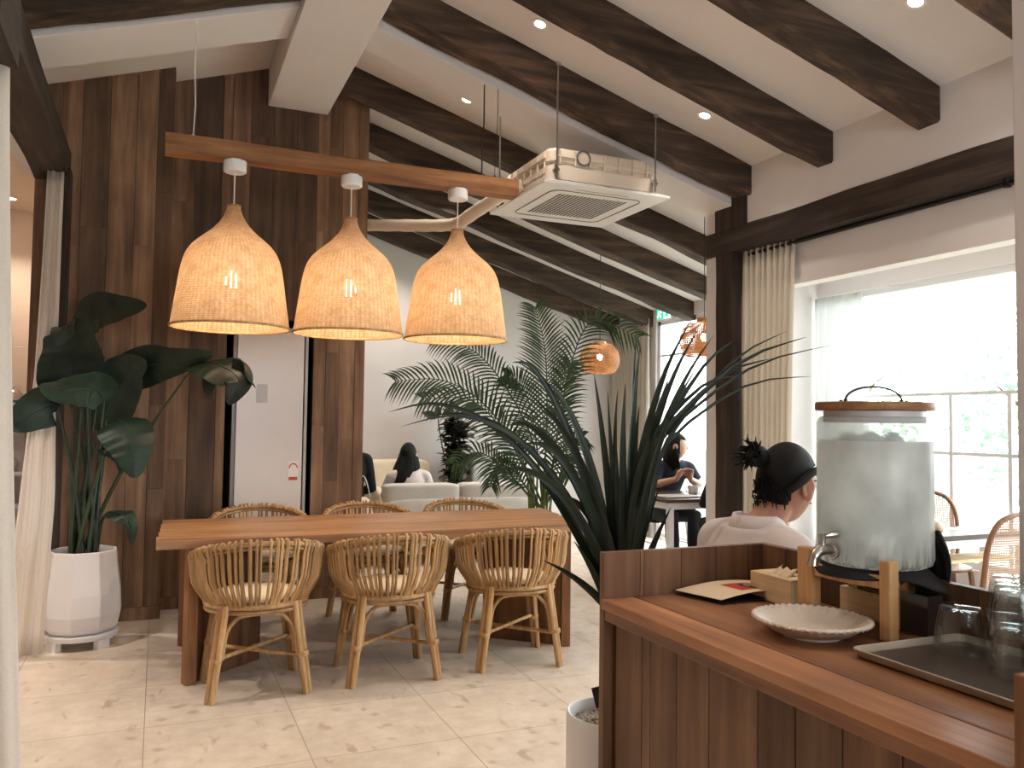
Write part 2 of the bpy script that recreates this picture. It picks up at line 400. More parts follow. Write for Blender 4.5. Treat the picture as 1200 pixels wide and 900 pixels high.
def set_uv(ob, seg, rows):
    """u round, v along the loft of a single lathe"""
    me = ob.data; uv = me.uv_layers.new(name='UVMap')
    for p in me.polygons:
        vs = list(p.vertices)
        if len(vs) != 4: continue
        us = [(i % seg)/seg for i in vs]
        if max(us)-min(us) > .5: us = [u+1 if u < .5 else u for u in us]
        for li, i, u in zip(p.loop_indices, vs, us): uv.data[li].uv = (u, (i//seg)/(rows-1))
# ================================================================== the shell
XR = .935
def zr(x): return 4.15 - .30*(x-XR)        # right slope
def zl(x): return 4.15 + .33*(x-XR)        # left slope
def roof(x): return zr(x) if x > XR else zl(x)

m = MB(); m.box(-5, 7, -3.2, 10.2, -.12, 0); struct('floor', m, M['floor'])

def slab(x0, x1, y0, y1, drop, th, mb, tone=1.0):
    """slab following the roof slope between x0 and x1, underside `drop` below the ceiling"""
    z0, z1 = roof(x0)-drop, roof(x1)-drop
    vs = [(x0, y0, z0), (x1, y0, z1), (x1, y1, z1), (x0, y1, z0), (x0, y0, z0+th), (x1, y0, z1+th), (x1, y1, z1+th), (x0, y1, z0+th)]
    mb.add(vs, [(3, 2, 1, 0), (4, 5, 6, 7), (0, 1, 5, 4), (1, 2, 6, 5), (2, 3, 7, 6), (3, 0, 4, 7)], tone)
m = MB(); slab(-1.0, XR-1e-6, -3.2, 9.8, 0, .12, m); slab(XR+1e-6, 5.75, -3.2, 9.8, 0, .12, m); struct('ceiling', m, M['ceil'])
m = MB(); m.box(.705, 1.16, -3.2, 6.5, 3.78, 4.2); struct('trim_1', m, M['ceil'], bevel=.004)       # boxed ridge
m = MB(); slab(1.16, 3.93, 4.985, 5.33, .255, .25, m); struct('trim_2', m, M['ceil'], bevel=.004)       # boxed white beam
m = MB(); slab(-.78, .705, 4.96, 5.40, .235, .23, m); struct('trim_3', m, M['ceil'], bevel=.004)

# hewn rafters
tn = 4
def rafter(x0, x1, y0, w, drop, seed, flip=1):
    global tn
    r = random.Random(seed); mb = MB(); n = 26; rings = []
    for i in range(n+1):
        x = x0+(x1-x0)*i/n; z = roof(x); j = lambda s: noise.noise(Vector((x*1.6, seed*7.1, s*3.3)))*.014 + noise.noise(Vector((x*7, seed*3.1, s*5.3)))*.005
        a, b = y0+j(1), y0+w+j(2); d = drop+j(3); ch = .012
        rings.append([Vector(p) for p in ((x, a, z+.03), (x, a, z-d+ch), (x, a+ch, z-d), (x, b-ch, z-d+j(4)), (x, b, z-d+ch+j(4)), (x, b, z+.03))])
    mb.loft(rings, tone=r.uniform(.85, 1.2)); tn += 1
    return struct('trim_%d' % tn, mb, M['beam'], smooth=35)
for k, (y, w, d) in enumerate([(-1.65, .15, .21), (-.85, .15, .2), (0, .15, .2), (.8, .15, .2), (1.6, .15, .2), (2.4, .15, .2), (3.205, .15, .2), (3.99, .15, .205)]):
    rafter(1.16, 3.935, y, w, d, k+1)
rafter(1.16, 3.935, 4.78, .185, .21, 20)
rafter(1.16, 5.58, 6.12, .16, .2, 21)
for k, y in enumerate((6.97, 7.79, 8.63, 9.43)): rafter(1.5, 5.58, y, .17, .2, 30+k)
for k, (y, d) in enumerate([(-.85, .2), (.8, .2), (2.4, .2), (3.99, .2), (4.76, .21)]): rafter(-.9, .705, y, .17, d, 40+k)

# ---- plank wall, front bay and back bay, each board its own tone, the less lit back bay painted darker
def planks(mb, x0, x1, y, th, z0, ztop, seed, wmin=.11, wmax=.2, skip=None, dark=1.0):
    r = random.Random(seed); x = x0
    while x < x1-.001:
        w = min(r.uniform(wmin, wmax), x1-x)
        if x1-(x+w) < .05: w = x1-x
        z = z0; d = r.uniform(0, .006); base = r.choice([.58, .7, .82, .95, 1.05, 1.2])
        while True:
            zt = min(ztop(x), ztop(x+w))
            L = r.uniform(.5, 1.9); e = min(z+L, zt) if zt-(z+L) > .3 else zt
            t = base*r.uniform(.82, 1.18)*dark; g = .0015
            segs = [(z, e)]
            if skip and x+w > skip[0]+.001 and x < skip[1]-.001:
                segs = [(max(z, skip[2]), e)] if e > skip[2] else []
            for (a, b) in segs:
                if b-a < .01: continue
                if b == zt:
                    mb.add([(x+g, y-d, a), (x+w-g, y-d, a), (x+w-g, y+th, a), (x+g, y+th, a), (x+g, y-d, ztop(x)), (x+w-g, y-d, ztop(x+w)), (x+w-g, y+th, ztop(x+w)), (x+g, y+th, ztop(x))],
                           [(3, 2, 1, 0), (4, 5, 6, 7), (0, 1, 5, 4), (1, 2, 6, 5), (2, 3, 7, 6), (3, 0, 4, 7)], t)
                else: mb.box(x+g, x+w-g, y-d, y+th, a, b-.001, t)
            z = e
            if z >= zt-1e-4: break
        x += w
m = MB()
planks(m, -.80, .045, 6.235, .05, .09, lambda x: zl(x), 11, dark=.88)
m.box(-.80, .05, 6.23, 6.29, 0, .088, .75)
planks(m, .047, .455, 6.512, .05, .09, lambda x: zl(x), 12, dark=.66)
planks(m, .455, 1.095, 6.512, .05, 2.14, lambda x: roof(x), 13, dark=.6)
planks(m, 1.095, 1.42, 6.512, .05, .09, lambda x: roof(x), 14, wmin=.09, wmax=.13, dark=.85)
m.box(1.42, 1.495, 6.505, 7.0, 0, zr(1.46), .9)
m.box(.05, .455, 6.505, 6.56, 0, .088, .7); m.box(1.095, 1.42, 6.505, 6.56, 0, .088, .7)
m.box(.015, .047, 6.29, 6.55, 0, zl(.03), .9)
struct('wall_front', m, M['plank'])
m = MB(); m.box(-.80, .0, 6.29, 6.33, 0, zl(0)+.05); m.box(.05, .44, 6.565, 6.6, 0, 4.05); m.box(1.11, 1.42, 6.565, 6.6, 0, 4.15)
m.box(.44, 1.11, 7.3, 7.34, 0, 2.6); m.box(.44, 1.11, 6.565, 6.6, 2.14, 4.2)
m.box(.41, .44, 6.565, 7.3, 0, 2.6); m.box(1.11, 1.14, 6.565, 7.3, 0, 2.6); m.box(.44, 1.11, 6.6, 7.3, 2.5, 2.54)
struct('trim_60', m, M['black'])

# ---- far wall and far right wall
m = MB(); m.prism([(-.9, 9.62), (5.75, 9.62), (5.75, 9.8), (-.9, 9.8)], 0, 4.2); m.box(-.9, -.7, 8.9, 9.7, 0, 4.0)
struct('wall_back', m, M['plaster'])
WX = 5.55
m = MB(); m.box(WX, WX+.16, 8.56, 9.7, 0, 2.9); m.box(WX, WX+.16, 5.5, 8.56, 2.62, 2.9); m.box(WX, WX+.16, 5.5, 5.7, 0, 2.62)
struct('wall_right', m, M['plaster'])
# ---- near right wall over the wide opening, with the dark post and lintel
OX = 3.905
m = MB()
m.box(OX, OX+.25, -3.2, 5.18, 2.82, 3.3)
m.box(OX+.13, OX+.25, -3.2, 5.18, 2.36, 2.82)
m.box(OX+.13, OX+.25, 4.98, 5.18, 0, 2.36)
m.prism([(OX, 5.17), (OX+.245, 5.18), (OX+.245, 5.32), (OX, 5.315)], 0, 3.3)
m.box(OX+.13, OX+.25, -3.2, .4, 0, 2.36)
struct('wall_alcove', m, M['plaster'])
m = MB(); m.prism([(OX+.2, 5.19), (5.2, 5.41), (5.2, 5.56), (OX+.2, 5.32)], 0, 3.1); m.box(5.1, 5.72, 5.44, 5.6, 0, 3.0); struct('wall_partition', m, M['plaster'])
AX = 5.1
m = MB(); m.box(OX+.2, AX+.15, .2, 5.5, 2.6, 2.68); struct('trim_61', m, M['plaster'])
m = MB(); m.box(AX, AX+.14, .2, 5.5, 2.46, 2.62); m.box(AX, AX+.14, .2, 5.5, 0, .42); m.box(AX, AX+.14, 5.41, 5.5, .42, 2.46); m.box(AX, AX+.14, .2, .5, .42, 2.46); m.box(OX+.2, AX+.14, .2, .3, 0, 2.6)
struct('wall_window', m, M['plaster'])

def beamY(name, x0, x1, y0, y1, z0, z1, seed, dz=0):
    mb = MB(); n = 30; rings = []
    for i in range(n+1):
        y = y0+(y1-y0)*i/n; j = lambda s: noise.noise(Vector((y*1.5, seed*5.3, s*2.7)))*.013+noise.noise(Vector((y*7, seed*5.3, s*2.7)))*.004
        q = dz*i/n
        rings.append([Vector(p) for p in ((x0+j(1), y, z0+q+j(2)), (x1, y, z0+q+j(2)), (x1, y, z1+q+j(3)), (x0+j(4), y, z1+q+j(3)))])
    mb.loft(rings); return struct(name, mb, M['beamY'], smooth=35)
beamY('trim_62', 3.895, 4.03, -1, 5.31, 2.665, 2.85, 3)
def postZ(name, x0, x1, y0, y1, z0, z1, seed):
    mb = MB(); n = 30; rings = []
    for i in range(n+1):
        z = z0+(z1-z0)*i/n; j = lambda s: noise.noise(Vector((z*1.3, seed*5.3, s*2.7)))*.012+noise.noise(Vector((z*6, seed*5.3, s*2.7)))*.004
        rings.append([Vector(p) for p in ((x0+j(1), y0+j(2), z), (x1, y0+j(3), z), (x1, y1+j(3), z), (x0+j(4), y1+j(2), z))])
    mb.loft(rings); return struct(name, mb, M['beamZ'], smooth=35)
postZ('trim_63', 3.895, 4.03, 4.985, 5.18, 0, 2.67, 5)
postZ('trim_64', 3.885, 3.99, 4.83, 5.18, 2.84, 3.16, 6)

# ---- left wall: dark lintel, post, white near pier, and the warm room behind it
beamY('trim_65', -.80, -.59, -1.0, 6.22, 2.95, 3.14, 9)
postZ('trim_66', -.68, -.575, 6.05, 6.22, 0, 3.0, 8)
m = MB(); m.box(-.88, -.77, -3.2, 6.3, 3.0, 3.75); struct('wall_left', m, M['plaster'])
beamY('trim_67', -.85, -.415, 2.5, 2.82, 2.42, 2.66, 12)
m = MB(); m.box(-4.2, -.8, 8.9, 9.05, 0, 3.6); m.box(-4.3, -4.2, -3.2, 9, 0, 3.6); m.box(-.8, -.7, 6.3, 9, 0, 3.6); struct('wall_side', m, M['warmwall'])
m = MB(); m.box(-4.3, -.7, -3.2, 9, 3.3, 3.4); struct('trim_68', m, M['warmwall'])
# back of the room, behind the camera, with an opening added to let in soft fill light
m = MB(); m.box(-4.3, .2, -3.35, -3.2, 0, 4.3); m.box(.2, 2.4, -3.35, -3.2, 0, .8); m.box(.2, 2.4, -3.35, -3.2, 2.5, 4.3); m.box(2.4, 7, -3.35, -3.2, 0, 4.3)
struct('wall_rear', m, M['plaster'])
m = MB(); m.box(OX+.2, OX+3.2, -3.2, .3, -0.0, .02); m.box(OX+.9, OX+1, -3.2, .3, 0, 3.3); struct('wall_near', m, M['plaster'])
m = MB(); m.box(1.66, 2.1, .72, 1.185, 0, 3.9); struct('wall_column', m, M['plaster'], bevel=.004)

# ---- windows
def window(name, X, y0, y1, z0, z1, ys, zs, fr=.05):
    mb = MB()
    for (a, b, c, d) in ((y0, y1, z0, z0+fr), (y0, y1, z1-fr, z1), (y0, y0+fr, z0, z1), (y1-fr, y1, z0, z1)): mb.box(X, X+.06, a, b, c, d)
    for y in ys: mb.box(X+.01, X+.05, y-.014, y+.014, z0+fr, zs[-1])
    for z in zs: mb.box(X+.012, X+.048, y0+fr, y1-fr, z-.012, z+.012)
    w = struct(name, mb, M['whitepot'])
    p = MB(); p.box(X+.028, X+.032, y0+fr*.6, y1-fr*.6, z0+fr*.6, z1-fr*.6); p.build('pane', M['pane'], w)
    return w
window('window_1', AX+.03, .5, 5.41, .42, 2.46, [.95, 1.4, 1.85, 2.3, 2.75, 3.2, 3.72, 4.16], [1.2, 1.62])
window('window_2', WX+.03, 5.7, 8.56, .02, 2.62, [6.65, 7.6], [2.2])

# ---- garden outside: trunks and leaves
def tree(name, x, y, h, cr, n, seed, label):
    r = random.Random(seed); t = thing(name, label, 'tree', (x, y, -.1), 0, 'trees outside the windows')
    mb = MB(); mb.tube([(0, 0, 0), (.05, .03, h*.35), (-.03, .04, h*.62), (0, 0, h*.85)], [.09, .07, .05, .02], 8)
    for k in range(6):
        a = r.uniform(0, 6.28); z = h*r.uniform(.3, .6); mb.tube([(0, 0, z), (math.cos(a)*cr*.4, math.sin(a)*cr*.4, z+h*.15), (math.cos(a)*cr*.75, math.sin(a)*cr*.75, z+h*.22)], [.035, .022, .008], 6)
    mb.build('trunk', M['bark'], t, smooth=60)
    f = MB()
    for k in range(n):
        u = Vector((r.gauss(0, 1), r.gauss(0, 1), r.gauss(0, 1))).normalized()*r.uniform(.55, 1)
        c = Vector((u.x*cr, u.y*cr, h*.62+u.z*h*.42)); d = Vector((r.gauss(0, 1), r.gauss(0, 1), r.gauss(0, .6)-.4)).normalized(); s = d.orthogonal().normalized(); L = r.uniform(.09, .17)
        f.add([c, c+d*L*.5+s*L*.28, c+d*L, c+d*L*.5-s*L*.28], [(0, 1, 2, 3)], r.uniform(.6, 1.4))
    f.build('foliage', M['tree'], t)
tree('garden_tree', 8.3, 5.6, 2.9, .95, 1500, 1, 'green leafy garden tree outside the right window, beyond the glazing bars')
tree('garden_tree', 7.6, 3.9, 2.1, .9, 1300, 2, 'low bright green shrub-like tree outside the alcove window, lowest leaves')
tree('garden_tree', 9.6, 9.4, 3.0, 1.0, 1200, 3, 'pale green tree outside the far glazed door behind the seated woman')
m = MB(); m.box(5.4, 40, -20, 40, -.4, -.14); struct('ground', m, plain('garden_ground', srgb(170, 176, 160), .95, var=.1))

# ================================================================== curtains
def curtain(name, m, A, B, z0, z1, folds, amp, label, flare=None, seed=1, n=90):
    """sheet hung from A to B (plan points), pleated"""
    A, B = Vector(A), Vector(B); nvec = Vector((-(B-A).y, (B-A).x, 0)).normalized(); mb = MB(); rows = 22; rings = []
    for k in range(rows+1):
        v = k/rows; z = z1+(z0-z1)*v; ring = []
        for i in range(n+1):
            u = i/n; a = A; b = B
            if flare: a, b = flare(v, A, B)
            ph = noise.noise(Vector((u*3, v*1.3, seed)))*1.6
            d = amp*(.55+.45*v)*math.sin(2*PI*folds*u+ph) + amp*.5*noise.noise(Vector((u*14, v*2, seed+5)))
            ring.append(a+(b-a)*u+nvec*d+Vector((0, 0, z)))
        rings.append(ring)
    mb.loft(rings, closed=False); o = mb.build(name, m, None, smooth=180, solid=.004)
    return tag(o, label, 'curtain')
curtain('linen_curtain', M['curtain'], (3.985, 4.42, 0), (3.985, 4.975, 0), .03, 2.685, 9, .028, 'cream linen curtain hanging beside the dark post at the alcove opening', seed=2,
        flare=lambda v, a, b: (a+Vector((0, .06*math.sin(v*2.2), 0)), b))
cl = [(0, (-.70, 6.0), (-.605, 6.0)), (.18, (-.70, 5.93), (-.60, 5.93)), (.45, (-.70, 5.75), (-.585, 5.75)), (.7, (-.735, 5.62), (-.555, 5.66)), (1, (-.775, 5.45), (-.575, 5.5))]
def flareL(v, a, b):
    for (v0, p0, q0), (v1, p1, q1) in zip(cl, cl[1:]):
        if v <= v1+1e-6:
            t = (v-v0)/(v1-v0); return Vector((p0[0]+(p1[0]-p0[0])*t, p0[1]+(p1[1]-p0[1])*t, 0)), Vector((q0[0]+(q1[0]-q0[0])*t, q0[1]+(q1[1]-q0[1])*t, 0))
curtain('sheer_curtain', M['curtainL'], (-.7, 6, 0), (-.6, 6, 0), .012, 2.96, 2, .02, 'off-white linen curtain gathered at the left opening beside the white planter', flare=flareL, seed=4)
curtain('door_curtain', M['curtain'], (5.49, 8.62, 0), (5.49, 9.5, 0), .03, 2.66, 10, .03, 'beige pleated curtain in the far corner behind the round hanging lamp', seed=6)
curtain('window_sheer', M['sheer'], (5.04, 4.85, 0), (5.04, 5.36, 0), .1, 2.44, 6, .025, 'thin white sheer curtain at the left end of the alcove window', seed=8)
curtain('near_curtain', M['curtainL'], (-.8, 2.7, 0), (-.45, 2.82, 0), .012, 2.42, 4, .018, 'white sheer curtain at the extreme left edge of the picture, nearest the camera', seed=11,
        flare=lambda v, a, b: (a, b+Vector((.012+.12*v**1.2, 0, 0))))
# curtain rod under the lintel
t = thing('curtain_rod', 'black metal curtain rod on brackets under the dark lintel over the alcove', 'curtain rod', (3.985, 3.5, 2.64))
m = MB(); m.tube([(0, -4, 0), (0, 1.4, 0)], .014, 10); m.build('rod', M['black'], t, smooth=60)
for y in (-.62, -3): m = MB(); m.tube([(0, y, -.016), (0, y, .01), (0, y, .026)], [.022, .016, .018], 8); m.build('bracket', M['black'], t, smooth=50)

# ================================================================== downlights
for (x, y, lab) in [(2.071, 4.493, 'small round downlight in the sloped ceiling above the cassette air conditioner'), (3.294, 4.506, 'small round downlight in the ceiling between the two rafters near the post'),
                    (3.308, 2.845, 'small round downlight at the top edge of the photo between right-hand rafters'), (2.074, 5.808, 'small round downlight beyond the boxed white beam above the hanging wires')]:
    z = zr(x); t = thing('downlight', lab, 'downlight', (x, y, z), 0, 'ceiling downlights'); t.rotation_euler = (0, math.atan(.30), 0)
    m = MB(); m.lathe([(.035, -.004), (.05, -.006), (.052, 0), (.05, .01), (.035, .004), (.035, -.004)], 24, caps=False); m.build('trim_ring', M['white'], t, smooth=50)
    m = MB(); m.lathe([(.034, -.002), (.034, .004)], 24); m.build('lens', M['down'], t)
t = thing('downlight', 'small round downlight in the warm-lit ceiling of the room behind the left curtain', 'downlight', (-1.262, 8.42, 3.298), 0, 'ceiling downlights')
m = MB(); m.lathe([(.045, -.004), (.06, -.006), (.062, 0), (.06, .002), (.045, .002), (.045, -.004)], 24, caps=False); m.build('trim_ring', M['white'], t, smooth=50)
m = MB(); m.lathe([(.044, -.003), (.044, .0)], 24); m.build('lens', M['down'], t)
# ================================================================== long table
t = thing('dining_table', 'long rustic wooden dining table with slab legs under the three pendant lamps', 'table', (1.25, 5.07, 0))
m = MB(t.location); ys = [4.61, 4.80, 4.99, 5.18, 5.36, 5.565]
for k in range(5):
    x0 = .01+.036*k/4*1.0+rnd.uniform(-.004, .004); x1 = 2.47+.035*k
    m.box(x0, x1, ys[k]+.0006, ys[k+1]-.0006, .705 if k in (0, 4) else .72, .75, rnd.uniform(.82, 1.12))
m.build('tabletop', M['tabletop'], t, bevel=.003)
def board(mb, a, b, th, z0, z1, tone=1.0):
    a, b = Vector(a+(0,)), Vector(b+(0,)); n = Vector((-(b-a).y, (b-a).x, 0)).normalized()*th/2
    mb.prism([a-n, b-n, b+n, a+n], z0, z1, tone)
for (a, b, c) in (((.165, 4.68), (.56, 5.02), (.165, 5.48)), ((2.385, 4.66), (1.98, 5.02), (2.385, 5.46))):
    s = 1 if a[0] < 1 else -1
    m = MB(t.location); board(m, a, b, .05, 0, .705, .75); board(m, b, c, .05, 0, .705, .7); board(m, (a[0]-.005*s, a[1]-.02), (a[0]+.045*s, a[1]+.0), .06, 0, .705, 1.15)
    m.build('leg', M['legwood'], t, bevel=.002)

# ================================================================== rattan tub chair (back towards -Y)
def make_chair():
    t = thing('rattan_chair', '', 'chair'); r = random.Random(5)
    # half-ellipse plan: angle 0 = back centre
    def rimp(a):   # a in [-1,1]
        th = a*2.25
        x = .318*math.sin(th); y = -.30*math.cos(th) if abs(th) < PI/2 else -.27*math.cos(th)
        return Vector((x, y, .772-.11*(1-math.cos(min(abs(th), 2.25)))*.82))
    def basep(a):
        th = a*2.05
        return Vector((.245*math.sin(th), -.215*math.cos(th)-.01, .452))
    N = 60; rim = [rimp(-1+2*i/N) for i in range(N+1)]
    m = MB(); m.tube(rim, .0135, 8, .95, rnd_ends=True); m.tube([p+Vector((0, 0, -.022)) for p in rim], .008, 6, .8, rnd_ends=True)
    ns = 46
    for k in range(ns):
        a = -1+2*(k+.5)/ns + r.uniform(-.011, .011); p, q = basep(a), rimp(a); o = Vector((q.x, q.y, 0)).normalized()
        rr = r.uniform(.006, .0108); mid = p.lerp(q, .45)+o*.035
        pts = spline([p+Vector((0, 0, -.012)), p.lerp(q, .12)+o*.012, mid, p.lerp(q, .85)+o*.016, q+o*.014+Vector((0, 0, .006)), q+Vector((0, 0, .019)), q-o*.013+Vector((0, 0, .002))], 2)
        m.tube(pts, rr, 6, r.uniform(.72, 1.15))
    m.build('backrest', M['cane'], t, smooth=60)
    # seat hoop and cane seat
    m = MB(); hoop = [Vector((.25*math.sin(2*PI*i/40), -.01+(-.222 if math.cos(2*PI*i/40) > 0 else -.235)*math.cos(2*PI*i/40), .45)) for i in range(40)]
    m.tube(hoop, .014, 8, .95, closed=True); m.tube([p+Vector((0, 0, -.026)) for p in hoop], .011, 8, .85, closed=True)
    m.tube([p*.97+Vector((0, 0, .018)) for p in hoop], .008, 6, .9, closed=True)
    for k in range(15):
        x = -.21+.03*k; yy = .215*math.sqrt(max(0, 1-(x/.25)**2)); m.tube([(x, -yy-.01, .452), (x, yy-.005, .452)], .0075, 6, r.uniform(.8, 1.1))
    m.build('seat_frame', M['cane'], t, smooth=60)
    def sq(r_, z, a):
        return r_*(1+.05*math.cos(4*a))
    m = MB(); m.lathe([(.02, .468), (.19, .467), (.212, .472), (.215, .484), (.205, .496), (.15, .503), (.02, .506)], 40, fn=sq); m.build('cushion', M['cream'], t, smooth=60)
    # legs: twin canes splayed outwards, with a tie
    tops = {}
    for sx in (-1, 1):
        for sy in (-1, 1):
            top = Vector((sx*.175, sy*.165-.01, .452)); foot = Vector((sx*.235, sy*.21, 0)); out = Vector((sx, sy, 0)).normalized(); side = Vector((-out.y, out.x, 0))
            m = MB()
            for k, w in ((-1, .016), (1, .016)):
                m.tube([top+side*k*.015+Vector((0, 0, .01)), top.lerp(foot, .5)+side*k*.015, foot+side*k*.014], [w, w, w*.95], 8, r.uniform(.85, 1.1))
            tie = top.lerp(foot, .56); dr = (foot-top).normalized()
            m.tube([tie-dr*.013, tie-dr*.004, tie+dr*.005, tie+dr*.014], [.029, .032, .032, .029], 10, 1.2)
            m.build('leg', M['cane'], t, smooth=60); tops[sx, sy] = (top, foot)
    # bent arches between the legs
    m = MB()
    def arch(k0, k1):
        (a, fa), (b, fb) = tops[k0], tops[k1]; h = (b-a).normalized(); ia = a.lerp(fa, .55)+h*.028; ib = b.lerp(fb, .55)-h*.028; dz = Vector((0, 0, 1))
        P = [ia, a.lerp(fa, .28)+h*.03, Vector((a.x, a.y, .375))+h*.045, Vector((a.x, a.y, .402))+h*.085, Vector(((a.x+b.x)/2, (a.y+b.y)/2, .408)), Vector((b.x, b.y, .402))-h*.085, Vector((b.x, b.y, .375))-h*.045, b.lerp(fb, .28)-h*.03, ib]
        m.tube(spline(P, 4), .0105, 8, r.uniform(.9, 1.1))
    for e in (((-1, -1), (1, -1)), ((-1, 1), (1, 1)), ((-1, -1), (-1, 1)), ((1, -1), (1, 1))): arch(*e)
    m.build('leg_arch', M['cane'], t, smooth=60)
    m = MB()
    for (p, q, dz) in (((-1, -1), (1, 1), .006), ((1, -1), (-1, 1), -.012)):
        a = tops[p][0].lerp(tops[p][1], .56); b = tops[q][0].lerp(tops[q][1], .56); a.z = b.z = .2+dz; m.tube([a, b], .0105, 8, r.uniform(.9, 1.1))
    m.tube([(0, 0, .185), (0, 0, .215)], [.017, .017], 8, 1.15)
    m.build('stretcher', M['cane'], t, smooth=60)
    return t
ch = make_chair()
spots = [(.497, 4.515, .02, 'rattan tub chair at the near side of the long table, first from the white planter'), (1.192, 4.505, -.03, 'rattan tub chair at the near side of the long table, the middle of three'),
         (1.925, 4.50, -.10, 'rattan tub chair at the near side of the long table, closest to the counter'), (.64, 5.70, PI, 'rattan chair behind the long table in front of the white refrigerator'),
         (1.38, 5.70, PI+.03, 'rattan chair behind the long table before the edge of the plank wall'), (2.11, 5.72, PI-.04, 'rattan chair behind the long table in front of the white sofa')]
for k, (x, y, a, lab) in enumerate(spots):
    if k == 0: ch.location = (x, y, 0); ch.rotation_euler = (0, 0, a); ch['label'] = lab; ch['group'] = 'rattan chairs around the long table'
    else: dup(ch, (x, y, 0), a, lab)

# ================================================================== hanging beam and pendants
t = thing('hanging_beam', 'long square wooden beam hung level on wires, carrying three pendant lamps', 'beam', (1.05, 5.0, 2.92))
m = MB(); n = 30; rings = []
for i in range(n+1):
    x = -1.06+2.15*i/n; j = lambda s: noise.noise(Vector((x*2, 9, s*2.7)))*.006
    rings.append([Vector(p) for p in ((x, -.055+j(1), -.052+j(2)), (x, .055, -.052+j(2)), (x, .055, .052+j(3)), (x, -.055+j(1), .052+j(3)))])
m.loft(rings); m.build('beam', M['hang'], t, smooth=35)
def wire(x, y, mat, r, ref, x2=None, kink=0):
    mb = MB(); x2 = x if x2 is None else x2; zt = roof(x2)-t.location.z
    mb.tube([(x-1.05, y-5, .05), (x-1.05+kink, y-5, .25*zt), (x2-1.05, y-5, .45*zt), (x2-1.05, y-5, zt)], r, 6); mb.tube([(x-1.05, y-5, .05), (x-1.05, y-5, .075)], .008, 6)
    return mb.build(ref, mat, t)
wire(.135, 5.0, M['whitewire'], .0035, 'power_cable', kink=.008)['label'] = 'white power cable'
wire(1.905, 5.02, M['wire'], .0045, 'hanging_wire', 1.915); wire(1.985, 4.99, M['wire'], .0022, 'hanging_wire', 2.0)
def make_pendant(k, x, lab):
    t = thing('pendant_lamp', lab, 'lamp', (x, 5.0, 1.9), 0, 'bell-shaped rattan pendant lamps')
    prof = [(.327, 0), (.326, .012), (.318, .07), (.308, .14), (.297, .22), (.287, .29), (.276, .35), (.262, .40), (.24, .445), (.21, .482), (.17, .518), (.13, .552), (.098, .585), (.074, .615), (.056, .645), (.044, .675), (.037, .705)]
    P = spline([(r_, 0, z) for r_, z in prof], 3); P = [(p.x, p.z) for p in P]
    m = MB(); rings = [[Vector((r_*math.cos(2*PI*i/88), r_*math.sin(2*PI*i/88), z)) for i in range(88)] for r_, z in P]
    m.loft(rings, caps=False); o = m.build('lamp_shade', M['rattan'], t, smooth=180); set_uv(o, 88, len(P))
    m = MB(); m.tube([(.328*math.cos(2*PI*i/60), .328*math.sin(2*PI*i/60), .003) for i in range(60)], .0075, 6, .85, closed=True); m.build('shade_rim', M['cane'], t, smooth=60)
    m = MB(); m.lathe([(.03, .70), (.04, .702), (.04, .712), (.03, .716), (.012, .716)], 20); m.build('shade_collar', M['cane'], t, smooth=50)
    m = MB(); m.tube([(0, 0, .40), (0, 0, .92)], .0035, 6); m.build('cord', M['whitewire'], t)
    m = MB(); m.lathe([(.005, .905), (.058, .905), (.064, .912), (.064, .972), (.02, .974)], 32); m.build('ceiling_cap', M['white'], t, smooth=40)
    m = MB(); m.lathe([(.018, .40), (.02, .395), (.02, .335), (.016, .33)], 16); s = m.build('socket', M['white'], t, smooth=40)
    m = MB(); m.lathe([(.004, .225), (.022, .23), (.036, .25), (.04, .272), (.034, .297), (.02, .32), (.014, .333)], 20); m.build('bulb', M['bulb'], s, smooth=180)
    L = bpy.data.lights.new('pendant_light', 'POINT'); L.energy = 11; L.color = (1, .78, .55); L.shadow_soft_size = .05
    lo = bpy.data.objects.new('pendant_light', L); col.objects.link(lo); lo.location = (x, 5.0, 1.9+.20)
    return t
for k, (x, lab) in enumerate([(.367, 'bell-shaped rattan pendant lamp nearest the big leafy plant'), (1.047, 'bell-shaped rattan pendant lamp in the middle of the hanging beam'), (1.735, 'bell-shaped rattan pendant lamp at the air conditioner end of the beam')]): make_pendant(k, x, lab)

# ================================================================== cassette air conditioner
t = thing('air_conditioner', 'white square ceiling cassette air conditioner hung on four threaded rods', 'air conditioner', (2.70, 5.21, 2.92))
m = MB(); m.box(-.475, .475, -.475, .475, 0, .018); m.add([(-.475, -.475, .018), (.475, -.475, .018), (.475, .475, .018), (-.475, .475, .018), (-.41, -.41, .045), (.41, -.41, .045), (.41, .41, .045), (-.41, .41, .045)], [(0, 1, 5, 4), (1, 2, 6, 5), (2, 3, 7, 6), (3, 0, 4, 7)])
m.build('panel', M['acwhite'], t, bevel=.004)
m = MB()   # slot round the inner panel
def rrect(h, r, z, n=8):
    return [Vector((cx*(h-r)+r*math.cos(a0+PI/2*i/n), cy*(h-r)+r*math.sin(a0+PI/2*i/n), z)) for (cx, cy, a0) in ((1, 1, 0), (-1, 1, PI/2), (-1, -1, PI), (1, -1, 3*PI/2)) for i in range(n+1)]
m.tube(rrect(.345, .07, -.001), .0035, 6, closed=True); m.box(-.2, .2, -.395, -.392, -.002, .0); m.build('panel_seam', M['acgrille'], t)
m = MB()
for i in range(19):
    for j in range(19):
        x, y = -.252+.028*i, -.252+.028*j; a = .0095 if (i+j) % 2 else .007
        m.box(x-a, x+a, y-.0125+.007*((i+j) % 2), y+.0125-.007*((i+j) % 2), -.0025, .0)
m.build('grille', M['acgrille'], t)
m = MB()
bd = [(.40, .045), (.41, .05), (.41, .14), (.395, .145), (.395, .17), (.405, .175), (.405, .24), (.39, .262), (.36, .27)]
